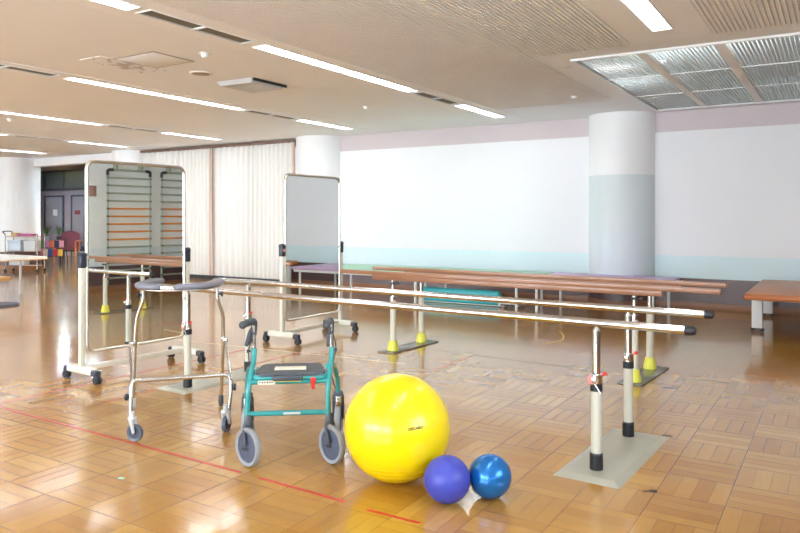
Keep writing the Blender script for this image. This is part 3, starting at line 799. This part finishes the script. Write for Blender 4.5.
# ------------------------------------------------------------------ balls
def sphere_thing(name, lab, x, y, r, m):
    o = MB().ball((0, 0, 0), r, u=96, v=64).build(name, m, sharp=180); o.location = (x, y, r * .995)
    return tag(o, lab, 'ball')
yb = sphere_thing('exercise_ball', 'largest ball, glossy yellow, with dark printed lettering', -1.872, 3.011, .262, 'ball_y')
vb = sphere_thing('exercise_ball', 'small matt violet-blue ball touching the yellow ball', -1.53, 2.893, .106, 'ball_v')
bb = sphere_thing('exercise_ball', 'small shiny metallic blue ball, rightmost of the three', -1.385, 3.045, .100, 'ball_b')
# fine moulded rings of the yellow ball
rg = MB()
for z in (-.19, -.165, -.14, .06, .085, .11):
    rr = math.sqrt(.262 ** 2 - z * z)
    rg.tube([(rr * math.cos(a * PI / 36), rr * math.sin(a * PI / 36), z) for a in range(72)], .0007, 6, closed=True)
rg.build('moulded_ring', 'ball_y', yb)
def ball_text(parent, txt, size, r, direction, m):
    cu = bpy.data.curves.new('lettering', 'FONT'); cu.body = txt; cu.size = size; cu.align_x = 'CENTER'; cu.align_y = 'CENTER'; cu.extrude = .0004; cu.offset = .0007
    cu.resolution_u = 6
    o = bpy.data.objects.new('lettering', cu); C.objects.link(o)
    me = bpy.data.meshes.new_from_object(o.evaluated_get(bpy.context.evaluated_depsgraph_get()))
    bpy.data.objects.remove(o)
    bm = bmesh.new(); bm.from_mesh(me)
    bmesh.ops.subdivide_edges(bm, edges=[e for e in bm.edges if e.calc_length() > size * .2], cuts=2)
    d = Vector(direction).normalized(); rx = Vector((0, 0, 1)).cross(d).normalized(); up = d.cross(rx)
    sh = .15
    for v in bm.verts:
        p = rx * v.co.x + up * (v.co.y + sh * v.co.x * .4) + d * r
        v.co = p.normalized() * (r + .0006 + v.co.z)
    bm.to_mesh(me); bm.free(); me.materials.append(M[m])
    q = bpy.data.objects.new('lettering', me); C.objects.link(q); q.parent = parent
    return q
ctr = Vector((-1.872, 3.011, .261))
tgt = U(419, 428.5, 3.27)
ball_text(yb, 'DECARO', .0185, .262, tgt - ctr, 'ink')

# ------------------------------------------------------------------ forearm walker
wk = thing('walker', 'silver forearm walker with grey horseshoe pad and small castors', 'walker', tuple(U(180, 400, 4.6).xy) + (0,), world=True)
Lp = [U(143.5, 289, 4.78), U(143.5, 300, 4.78), U(136.5, 318, 4.8), U(135, 345, 4.82), U(133.5, 402, 4.87)]
Rp = [U(217, 289, 4.80), U(217.5, 299, 4.80), U(223, 313, 4.83), U(223.3, 340, 4.86), U(221, 402, 4.93)]
for P_ in (Lp, Rp):
    pts = [Vector(p) for p in P_]
    pts[-1].z = .06
    p = MB().tube(round_path(pts, .05, 5), .0125, 14).build('upright', 'steel', wk)
    b0 = Vector(pts[-1])
    if P_ is Rp: MB().lathe([(.0, -.055), (.014, -.055), (.018, -.03), (.016, .02), (.0125, .025)], b0, n=18).build('rubber_tip', 'darkgrey', p)
    else: MB().lathe([(.0, -.055), (.012, -.05), (.0145, -.02), (.0145, .02), (.0125, .025)], b0, n=18).build('rubber_tip', 'lightgrey', p)
fl, fr = U(134, 441, 4.16), U(227, 432.5, 4.34)
FL = [U(131, 420, 4.2), U(131, 392, 4.22), U(133, 380.5, 4.24), U(228, 375, 4.40), U(231, 390, 4.38), U(228.5, 418, 4.36)]
FL[2] = U(131.5, 381, 4.24); FL[3] = U(230.5, 374.5, 4.40)
MB().tube(round_path(FL, .07, 7), .0125, 14).build('front_frame', 'steel', wk)
MB().tube([U(130, 344, 4.79), U(131.5, 368, 4.5), U(131.3, 388, 4.24)], .009, 12).build('side_brace', 'steel', wk)
MB().tube([U(225.5, 340, 4.84), U(228, 358, 4.6), U(231, 380, 4.38)], .009, 12).build('side_brace', 'steel', wk)
MB().box(U(225.5, 340, 4.84) - Vector((.03, .012, .014)), U(225.5, 340, 4.84) + Vector((.012, .012, .014)), .004).build('brace_joint', 'chrome', wk)
MB().box(U(131, 344, 4.79) - Vector((.012, .012, .014)), U(131, 344, 4.79) + Vector((.03, .012, .014)), .004).build('brace_joint', 'chrome', wk)
for (a, d, s) in ((131, 4.22, -1), (230.5, 4.38, 1)):
    z = 397 if s < 0 else 387
    c = U(a, z, d); MB().cyl(c, c + RT * s * .02, .005, n=8).lathe([(.0, .0), (.02, .0), (.022, .006), (.02, .012), (0, .013)], c + RT * s * .02, RT * s, 16).build('locking_knob', 'black', wk)
for (a, y, d, s) in ((143.5, 295, 4.78, -1), (217.5, 294, 4.8, 1)):
    c = U(a, y, d); MB().cyl(c, c + RT * s * .022, .005, n=8).lathe([(.006, .0), (.017, .012), (.017, .018), (0, .019)], c + RT * s * .018, RT * s, 14).build('locking_knob', 'black', wk)
MB().tube([U(183, 292, 4.55), U(183, 298, 4.55), U(185, 299, 4.53)], .005, 8).build('hook', 'steel', wk)
# horseshoe pad
pc = U(180, 218, 4.76); pc.z = .875
def hp(a, f, z=.865): q = pc + RT * a * .86 + FW * (f * .85); q.z = z; return q
ctrl = [(-.235, .26), (-.262, .10), (-.262, -.06), (-.225, -.19), (-.12, -.265), (0, -.285), (.12, -.265), (.225, -.19), (.262, -.06), (.262, .10), (.235, .26)]
full = smooth_path([hp(a, f) for a, f in ctrl], 8)
def flat_sweep(pts, w, h, taper=True):
    mb = MB(); n = 18; rings = []
    for i, p in enumerate(pts):
        t = (pts[min(i + 1, len(pts) - 1)] - pts[max(i - 1, 0)]); t.z = 0; t.normalize(); sd = Vector((-t.y, t.x, 0))
        e = min(i, len(pts) - 1 - i); k = min(1, .35 + e * .33) if taper else 1
        ring = []
        for j in range(n):
            a = 2 * PI * j / n; ca, sa = math.cos(a), math.sin(a)
            ring.append(mb.bm.verts.new(p + sd * w * k * math.copysign(abs(ca) ** .6, ca) + Vector((0, 0, h * (k ** .5) * math.copysign(abs(sa) ** .7, sa)))))
        rings.append(ring)
    for a, b in zip(rings, rings[1:]):
        for j in range(n): mb.bm.faces.new((a[j], a[(j + 1) % n], b[(j + 1) % n], b[j]))
    mb.bm.faces.new(list(reversed(rings[0]))); mb.bm.faces.new(rings[-1]); return mb
N_ = len(full)
flat_sweep(full[:int(N_ * .475)], .043, .019).build('arm_pad', 'pad', wk, sharp=60)
flat_sweep(full[int(N_ * .535):], .043, .019).build('arm_pad', 'pad', wk, sharp=60)
fl_ = [Vector((p.x, p.y, .842)) for p in full[3:-3]]
flat_sweep(fl_, .03, .007, False).build('pad_carrier', 'steel', wk, sharp=60)
flat_sweep([Vector((p.x, p.y, .858)) for p in full[int(N_ * .465):int(N_ * .55)]], .028, .012, False).build('centre_plate', 'chrome', wk)
def small_castor(c, ang, r, parent, forkm, nm='castor', w=.011, side=True):
    """c: axle centre; ang: direction of rolling about Z"""
    roll = Vector((math.cos(ang), math.sin(ang), 0)); ax = Vector((-roll.y, roll.x, 0))
    fk = MB(); top = c + Vector((0, 0, r * 1.55)) - roll * r * .35
    for s in (-1, 1):
        a = top + ax * s * (w + .006); bq = c + ax * s * (w + .006)
        fk.tube([a, (a + bq) / 2 + roll * .002, bq], [.013, .011, .008], 8)
    fk.box(top - Vector((.02, .02, .006)), top + Vector((.02, .02, .014)), .005)
    fk.cyl(top, top + Vector((0, 0, .045)), .013, n=14)
    f = fk.build(nm, forkm, parent)
    MB().lathe([(r * .72, -w * .7), (r * .97, -w), (r, -w * .5), (r, w * .5), (r * .97, w), (r * .72, w * .7)], c, ax, 32, True).build('tyre', 'hub', f)
    MB().lathe([(0, -w * .5), (r * .2, -w * .9), (r * .25, -w * .5), (r * .74, -w * .45), (r * .74, w * .45), (r * .25, w * .5), (r * .2, w * .9), (0, w * .5)], c, ax, 28).build('wheel_hub', 'navy', f)
for (p, ang) in ((U(135, 432, 4.16), math.atan2(.30, .95)), (U(226.5, 422, 4.34), math.atan2(.9, -.35))):
    q = Vector((p.x, p.y, .050)); small_castor(q, ang, .049, wk, 'lightgrey')

# ------------------------------------------------------------------ rollator
ra = math.atan2(.607, .795)
ro = thing('rollator', 'teal four-wheeled rollator with dark seat and black hand grips', 'rollator', (-2.475, 2.90, 0), rz=ra)
def rs(s): return 'x'
for s in (-1, 1):
    T = .0145
    side = [(s * .213 - .008, .02, .245), (s * .210 - .006, .03, .40), (s * .203 + (.012 if s > 0 else 0), .07, .475), (s * .198 + (.024 if s > 0 else 0), .15, .52), (s * .197 + (.030 if s > 0 else 0), .17, .585)]
    MB().tube(round_path(side, .06, 6), T, 14).build('side_frame', 'teal', ro)
    back = [(s * .200, .10, .495), (s * .207 + (.02 if s > 0 else 0), .19, .49), (s * .245, .34, .43), (s * .262, .42, .33), (s * .265, .45, .24)]
    MB().tube(smooth_path(back, 5), .0135, 14).build('rear_leg', 'teal', ro)
    hx, hy = s * .197 - (.006 if s < 0 else -.022), .172
    hpole = MB().tube([(hx + (.006 if s < 0 else .008), hy - .002, .56), (hx, hy + .005, .71)], .010, 12).build('handle_pole', 'chrome', ro)
    MB().cyl((hx + s * .014, hy, .57), (hx + s * .030, hy, .57), .006, n=8).lathe([(.008, 0), (.011, .004), (.009, .008)], (hx + s * .028, hy, .57), (s, 0, 0), 10).build('height_screw', 'darkgrey', ro)
    g = Vector((-.050, -.080, .000)) if s < 0 else Vector((-.022, -.095, -.005))
    h0 = Vector((hx, hy + .02, .722)); h1 = h0 + g
    gp = smooth_path([(hx + .002, hy + .004, .655), (hx + .003, hy + .018, .70), h0 + Vector((0, -.005, .008)), h0 + g * .5 + Vector((0, 0, .006)), h1], 5)
    n = len(gp); rr = [.015 + .004 * math.sin(min(1, i / n * 1.3) * PI / 2) for i in range(n)]
    grip = MB().tube(gp, rr, 16).ball(h1, .0215).build('hand_grip', 'darkgrey', hpole)
    lv_ = [h0 + Vector((0, -.01, -.02)), h0 + g * .35 + Vector((0, 0, -.045)), h0 + g * .55 + Vector((0, 0, -.08)), h0 + g * .70 + Vector((0, .0, -.112))]
    if s < 0:
        lv_ += [h0 + g * .40 + Vector((0, 0, -.100)), h0 + g * .12 + Vector((0, 0, -.06))]
    else: lv_ += [h0 + g * .62 + Vector((0, 0, -.118))]
    MB().tube(smooth_path(lv_, 5), .009, 10).build('brake_lever', 'darkgrey', hpole)
    MB().tube(smooth_path([(hx + .012, hy, .66), (hx + s * .03, hy + .04, .57), (s * .225, .22, .45), (s * .235, .31, .36), (s * .25, .39, .30)], 6), .003, 6).build('brake_cable', 'black', ro)
    # front castor
    c = Vector((s * .218 + .008, -.012, .102))
    ang = math.radians(-50 + (0 if s < 0 else -3)) + 0.0
    roll = Vector((math.cos(ang), math.sin(ang), 0)); ax = Vector((-roll.y, roll.x, 0))
    fk = MB(); top = Vector((s * .213, .02, .238))
    for k in (-1, 1):
        fk.tube(smooth_path([top + ax * k * .012 + Vector((0, 0, -.01)), top + ax * k * .024 + Vector((0, 0, -.045)), c + ax * k * .024 + Vector((0, 0, .03)), c + ax * k * .024 - Vector((0, 0, .008))], 4), .0105, 10)
    fk.lathe([(.02, -.03), (.022, -.01), (.018, .02), (.016, .025)], top, n=18)
    f = fk.build('front_fork', 'darkgrey', ro)
    def wheel(c, ax, parent, r=.10, w=.017):
        MB().lathe([(r * .80, -w * .75), (r * .95, -w), (r, -w * .5), (r, w * .5), (r * .95, w), (r * .80, w * .75)], c, ax, 48, True).build('tyre', 'tyre', parent)
        h = MB().lathe([(0, -w * 1.1), (.014, -w * 1.1), (.018, -w * .6), (r * .3, -w * .35), (r * .82, -w * .45), (r * .82, w * .45), (r * .3, w * .35), (.018, w * .6), (.014, w * 1.1), (0, w * 1.1)], c, ax, 40)
        h.build('wheel_hub', 'hub', parent)
    wheel(c, ax, f)
    for q_ in (-ax, ax): MB().lathe([(0, .024), (.009, .024), (.009, .034), (0, .036)], c, q_, 14).build('axle_bolt', 'black', f)
    # rear wheel with brake housing
    c2 = Vector((s * .268, .485, .102)); ax2 = Vector((math.cos(-.12), math.sin(-.12), 0))
    fk = MB()
    for k in (-1, 1): fk.tube([(s * .265 + k * .022, .455, .25), (s * .266 + k * .026, .468, .18), tuple(c2 + ax2 * k * .026)], [.012, .011, .009], 8)
    fk.box((s * .265 - .028, .43, .20), (s * .265 + .028, .475, .275), .008)
    f2 = fk.build('rear_fork', 'darkgrey', ro)
    wheel(c2, ax2, f2)
    MB().box((s * .266 - .016, .41, .19), (s * .266 + .016, .432, .25), .004).build('brake_shoe', 'steel', f2)
MB().tube([(-.213, .025, .265), (.205, .025, .265)], .0135, 14).build('lower_crossbar', 'teal', ro)
MB().tube([(-.208, .045, .428), (.205, .045, .428)], .0135, 14).build('upper_crossbar', 'teal', ro)
sk = MB().box((-.165, .0285, .418), (-.075, .0315, .438)).build('label_sticker', 'sticker', ro)
sx = -.160
lt = MB()
for w_ in (.007, .005, .008, .006, .004, .008, .006, .007, .005):
    lt.box((sx, .0272, .424), (sx + w_ * .75, .0287, .433)); sx += w_ + .0025
lt.build('printing', 'navy', sk)
MB().box((-.03, .008, .261), (.06, .0118, .273), .001).build('label_sticker', 'lightgrey', ro)
# seat
st = MB()
loop = [(-.180, .05), (-.155, .025), (.16, .025), (.185, .05), (.175, .25), (.14, .285), (-.14, .285), (-.168, .25)]
rp = round_path([(x, y, 0) for x, y in loop], .03, 4, True)
def slab(mb, pts, z0, z1, inset=.006):
    c = sum((Vector(p) for p in pts), Vector()) / len(pts); rings = []
    for z, k in ((z0, 1 - inset * 4), (z0 + .006, 1), (z1 - .006, 1), (z1, 1 - inset * 4)):
        rings.append([mb.bm.verts.new((c.x + (p[0] - c.x) * k, c.y + (p[1] - c.y) * k, z)) for p in pts])
    n = len(pts)
    for a, b in zip(rings, rings[1:]):
        for j in range(n): mb.bm.faces.new((a[j], a[(j + 1) % n], b[(j + 1) % n], b[j]))
    mb.bm.faces.new(list(reversed(rings[0]))); mb.bm.faces.new(rings[-1])
slab(st, [tuple(p) for p in rp], .450, .477)
seat = st.build('seat', 'darkgrey', ro)
MB().box((-.085, .10, .4775), (.085, .19, .479), .0005).build('instruction_sticker', 'sticker', seat)
MB().tube(round_path([(-.190, .27, .450), (-.19, .035, .450), (.195, .035, .450), (.195, .27, .450)], .05, 6), .0135, 14).build('seat_rail', 'teal', ro)
for x in (-.115, .15): MB().box((x - .028, .03, .440), (x + .028, .075, .480), .008).build('seat_clip', 'darkgrey', seat)
MB().box((-.088, .0, .438), (.072, .045, .468), .010).build('lifting_handle', 'darkgrey', seat)
MB().box((-.078, -.002, .4365), (.062, .006, .439), .001).build('handle_stripe', 'yellowtape', seat)
MB().box((.117, .024, .388), (.135, .032, .451), .002).box((.112, .02, .423), (.140, .055, .453), .003).build('folding_tab', 'red', ro)

# ------------------------------------------------------------------ far left
def round_table_top(mb, x0, x1, y0, y1, z0, z1, r):
    rp = round_path([(x0, y0, 0), (x1, y0, 0), (x1, y1, 0), (x0, y1, 0)], r, 8, True); slab(mb, [tuple(p) for p in rp], z0, z1, .001)
wt = thing('table', 'low white-topped table with rounded corners at the left edge', 'table', (-12.3, 6.9, 0), world=True)
mb = MB(); round_table_top(mb, -13.4, -11.38, 6.3, 7.2, .615, .65, .18); mb.build('tabletop', 'white', wt)
mb = MB(); round_table_top(mb, -13.41, -11.37, 6.29, 7.21, .60, .615, .18); mb.build('edge_band', 'tan', wt)
for x in (-13.2, -11.95):
    for y in (6.5, 7.0): MB().cyl((x, y, 0), (x, y, .605), .022, n=14).build('leg', 'lightgrey', wt)
bn = thing('bench', 'small pale wooden bench on grey posts at the left edge', 'bench', (-10.9, 5.8, 0), world=True)
MB().box((-11.9, 5.72, .36), (-10.58, 6.06, .42), .012).build('bench_seat', 'tan', bn)
for x in (-11.7, -10.72): MB().box((x - .03, 5.84, .03), (x + .03, 5.92, .36), .005).build('leg', 'lightgrey', bn)
MB().lathe([(.0, 0), (.26, 0), (.27, .012), (.25, .03), (0, .034)], (-10.62, 5.9, 0), n=40).build('base_disc', 'hub', bn)
# trolley
tr_ = thing('trolley', 'metal wire trolley beside the thick far column', 'trolley', (-16.55, 9.75, 0), world=True)
X0, X1, Y0, Y1 = -16.95, -16.12, 9.55, 9.95
def R2(a, f, z): # local frame facing the camera
    q = Vector((-16.7, 9.9, z)) + RT * a + FW * f; q.z = z; return q
for a in (-.38, .38):
    for f in (-.18, .18):
        MB().tube([R2(a, f, .08), R2(a, f, .92)], .013, 8).build('post', 'chrome', tr_)
        MB().lathe([(0, -.015), (.04, -.015), (.04, .015), (0, .015)], R2(a, f, .042), RT, 16).build('wheel', 'black', tr_)
for z in (.16, .50, .86):
    sh = MB()
    for k in range(9): sh.tube([R2(-.38, -.18 + k * .045, z), R2(.38, -.18 + k * .045, z)], .006, 6)
    for a in (-.38, .38): sh.tube([R2(a, -.18, z), R2(a, .18, z)], .008, 6)
    sh.build('wire_shelf', 'chrome', tr_)
MB().tube(round_path([R2(-.38, -.18, .9), R2(-.44, -.2, .98), R2(-.44, .2, .98), R2(-.38, .18, .9)], .04, 4), .012, 8).build('push_handle', 'navy', tr_)
def carton(a, f, z, w, d_, h, m, lab, name='storage_box', cat='box'):
    o = thing(name, lab, cat, tuple(R2(a, f, z)))
    o.rotation_euler = (0, 0, YAW)
    MB().box((-w / 2, -d_ / 2, 0), (w / 2, d_ / 2, h * .8), .006).build('body', m, o)
    MB().box((-w / 2 - .006, -d_ / 2 - .006, h * .8), (w / 2 + .006, d_ / 2 + .006, h), .006).build('lid', m, o)
M['clearblue'] = mat('pale_blue_plastic', srgb(186, 200, 214), .3, 0, .05)
M['pinkp'] = mat('magenta_card', srgb(196, 90, 150), .5, 0, .1)
carton(-.20, 0, .512, .30, .26, .26, 'clearblue', 'pale blue storage box on the middle shelf of the trolley, left')
carton(.17, 0, .512, .28, .26, .24, 'lightgrey', 'light grey storage box on the middle shelf of the trolley, right')
carton(-.14, 0, .172, .36, .26, .2, 'lightgrey', 'light grey storage box on the lowest trolley shelf')
carton(.05, 0, .872, .34, .22, .05, 'pinkp', 'flat magenta box on top of the trolley')
carton(-.22, 0, .872, .14, .2, .07, 'tan', 'small tan box on top of the trolley')
# magazine rack
def R3(a, f, z, c=Vector((-18.83, 11.9, 0))): q = c + RT * a + FW * f; q.z = z; return q
mr = thing('magazine_rack', 'black rack filled with colourful magazines in front of the chairs', 'magazine rack', tuple(R3(0, 0, 0)), world=True)
for a in (-.36, .36): MB().tube([R3(a, -.1, 0), R3(a, .1, .72)], .014, 8).tube([R3(a, .25, 0), R3(a, .1, .72)], .014, 8).build('rack_side', 'black', mr)
for z, f in ((.22, -.04), (.46, .03)):
    sh = MB().box((-.36, -.004, 0), (.36, .05, .012)).build('rack_shelf', 'black', mr); sh.matrix_local = Matrix.Translation(R3(0, f, z) - ORG[mr]) @ Matrix.Rotation(YAW, 4, 'Z')
    for v in sh.data.vertices: v.co += ORG[mr]
cols = [(214, 90, 150), (236, 226, 210), (60, 90, 170), (200, 50, 60), (240, 200, 70), (90, 150, 90), (180, 120, 190), (226, 120, 90), (40, 60, 90), (230, 170, 190)]
k = 0
for row, (z, f) in enumerate(((.234, -.025), (.474, .045))):
    for i in range(5):
        c = cols[k]; k += 1
        m_ = mat('magazine_cover_%d' % k, srgb(*c), .35, 0, .35, 14)
        o = MB().box((-.063, -.004, 0), (.063, .004, .19), .001).build('magazine', m_)
        o.location = R3(-.28 + i * .14, f, z); o.rotation_euler = (0, 0, YAW)
        tag(o, 'colourful magazine standing in the black rack', 'magazine', 'magazines in the rack')
# plant stand and plants
ps = thing('side_table', 'dark low table carrying two leafy plants', 'table', tuple(R3(-.79, 1.7, 0)), world=True)
ctr_ = R3(-.79, 1.7, 0)
o = MB().box((-.34, -.2, .58), (.34, .2, .62), .005).build('tabletop', 'frame', ps)
for v in o.data.vertices: v.co += ORG[ps]
o.rotation_euler = (0, 0, YAW)
for a in (-.3, .3):
    for f in (-.16, .16): MB().tube([ctr_ + RT * a + FW * f, ctr_ + RT * a + FW * f + Vector((0, 0, .58))], .015, 8).build('leg', 'frame', ps)
def plant(a, lab, seed, h=.5):
    rnd = random.Random(seed)
    base = ctr_ + RT * a; base.z = .62
    t = thing('potted_plant', lab, 'plant', tuple(base))
    MB().lathe([(.05, 0), (.075, .12), (.08, .12), (.07, .115), (0, .11)], n=20).build('pot', 'clearblue' if seed == 3 else 'frame', t)
    lf = MB()
    for i in range(26):
        az = rnd.uniform(0, 2 * PI); L = rnd.uniform(.6, 1) * h; lean = rnd.uniform(.25, 1.1); w = rnd.uniform(.012, .022)
        d = Vector((math.cos(az), math.sin(az), 0)); sd = Vector((-d.y, d.x, 0)); prev = None
        for k in range(6):
            s = k / 5; p = d * (L * s * math.sin(lean * s)) + Vector((0, 0, .11 + L * s * math.cos(lean * s * 1.2)))
            ww = w * math.sin(PI * min(.97, s * .85 + .12))
            cur = [lf.bm.verts.new(p - sd * ww), lf.bm.verts.new(p + Vector((0, 0, -.004))), lf.bm.verts.new(p + sd * ww)]
            if prev:
                lf.bm.faces.new((prev[0], prev[1], cur[1], cur[0])); lf.bm.faces.new((prev[1], prev[2], cur[2], cur[1]))
            prev = cur
    lf.build('foliage', 'leaf', t)
plant(-.16, 'left leafy plant with long blades on the dark low table', 3, .46)
plant(.2, 'right leafy plant with long blades on the dark low table', 5, .42)
# waiting chairs
def armchair(lab, fab):
    t = thing('armchair', lab, 'chair', (0, 0, 0))
    MB().box((-.25, -.26, .38), (.25, .22, .47), .03, seg=3).build('seat', fab, t)
    b = MB(); ys, zs = .22, .44
    pts = []
    for i in range(9):
        x = -.26 + .52 * i / 8; pts.append((x, .92 - .10 * abs(x / .26) ** 2.2))
    vs = [(x, .20, .46) for x, _ in pts] + [(x, .27, z) for x, z in pts] + [(x, .27, .46) for x, _ in pts] + [(x, .33, z) for x, z in pts]
    n = 9; fs = []
    for i in range(8):
        fs += [(i, i + 1, n + i + 1, n + i), (2 * n + i, 2 * n + i + 1, 3 * n + i + 1, 3 * n + i), (n + i, n + i + 1, 3 * n + i + 1, 3 * n + i), (i, i + 1, 2 * n + i + 1, 2 * n + i)]
    fs += [(0, n, 3 * n, 2 * n), (n - 1, 2 * n - 1, 4 * n - 1, 3 * n - 1)]
    b.quadpts(vs, fs).build('backrest', fab, t)
    for s in (-1, 1):
        MB().tube(round_path([(s * .29, -.24, 0), (s * .29, -.24, .62), (s * .29, .25, .64)], .05, 5), .02, 10).build('armrest', 'tableedge', t)
        MB().tube([(s * .27, .27, 0), (s * .27, .27, .64)], .018, 10).build('leg', 'black', t)
    MB().box((-.28, -.24, .33), (.28, .25, .375), .005).build('seat_frame', 'black', t)
    return t
def place(o, px, d):
    p = U(px, 218, d); o.location = (p.x, p.y, 0); o.rotation_euler = (0, 0, YAW + .15)
ch1 = armchair('maroon upholstered armchair with wooden arms by the potted plants', 'maroon'); place(ch1, 67.5, 20.9)
ch2 = armchair('blue upholstered armchair next to the maroon chair', 'bluefab'); place(ch2, 92, 21.3)

# ------------------------------------------------------------------ light
def area(name, loc, rot, sx, sy, power, col):
    l = bpy.data.lights.new(name, 'AREA'); l.shape = 'RECTANGLE'; l.size = sx; l.size_y = sy; l.energy = power; l.color = col
    o = bpy.data.objects.new(name, l); C.objects.link(o); o.location = loc; o.rotation_euler = rot
    return o
for i, (a, b) in enumerate(wins):
    area('window_and_fill_light', ((a + b) / 2, YF - .35, 1.6), (math.radians(100), 0, 0), b - a - .1, 1.85, (350, 340, 330, 330, 300, 215)[i], (0.80, 0.925, 1.0))
for (a, b) in added_side_wins:
    area('window_and_fill_light', (XR + .35, (a + b) / 2, 1.7), (math.radians(115), 0, math.radians(90)), b - a - .1, 1.6, 95, (0.80, 0.925, 1.0))  # added fill lamps outside the invented side windows, tilted up at the ceiling
area('curtain_daylight', (-11.25, YB + .9, 1.5), (math.radians(-90), 0, 0), 4.6, 2.9, 60, (1.0, 0.98, 0.96))
w = bpy.data.worlds.new('sky'); bpy.context.scene.world = w; w.use_nodes = True
bg = w.node_tree.nodes['Background']; bg.inputs[0].default_value = (.75, .86, 1, 1); bg.inputs[1].default_value = 1.0

# ------------------------------------------------------------------ camera
cam = bpy.data.cameras.new('camera'); co = bpy.data.objects.new('camera', cam); C.objects.link(co)
cam.sensor_width = 36; cam.lens = F_PX / 800 * 36; cam.shift_y = -(266.5 - HOR) / 800; cam.clip_start = .05; cam.clip_end = 100
co.location = (0, 0, EYE); co.rotation_euler = (PI / 2, 0, YAW)
sc = bpy.context.scene; sc.camera = co
sc.view_settings.view_transform = 'Standard'; sc.view_settings.look = 'None'; sc.view_settings.gamma = 1; sc.view_settings.exposure = 0.24
sc.view_settings.use_curve_mapping = False
sc.cycles.use_denoising = True
sc.cycles.max_bounces = 10; sc.cycles.diffuse_bounces = 5; sc.cycles.glossy_bounces = 5; sc.cycles.sample_clamp_indirect = 60
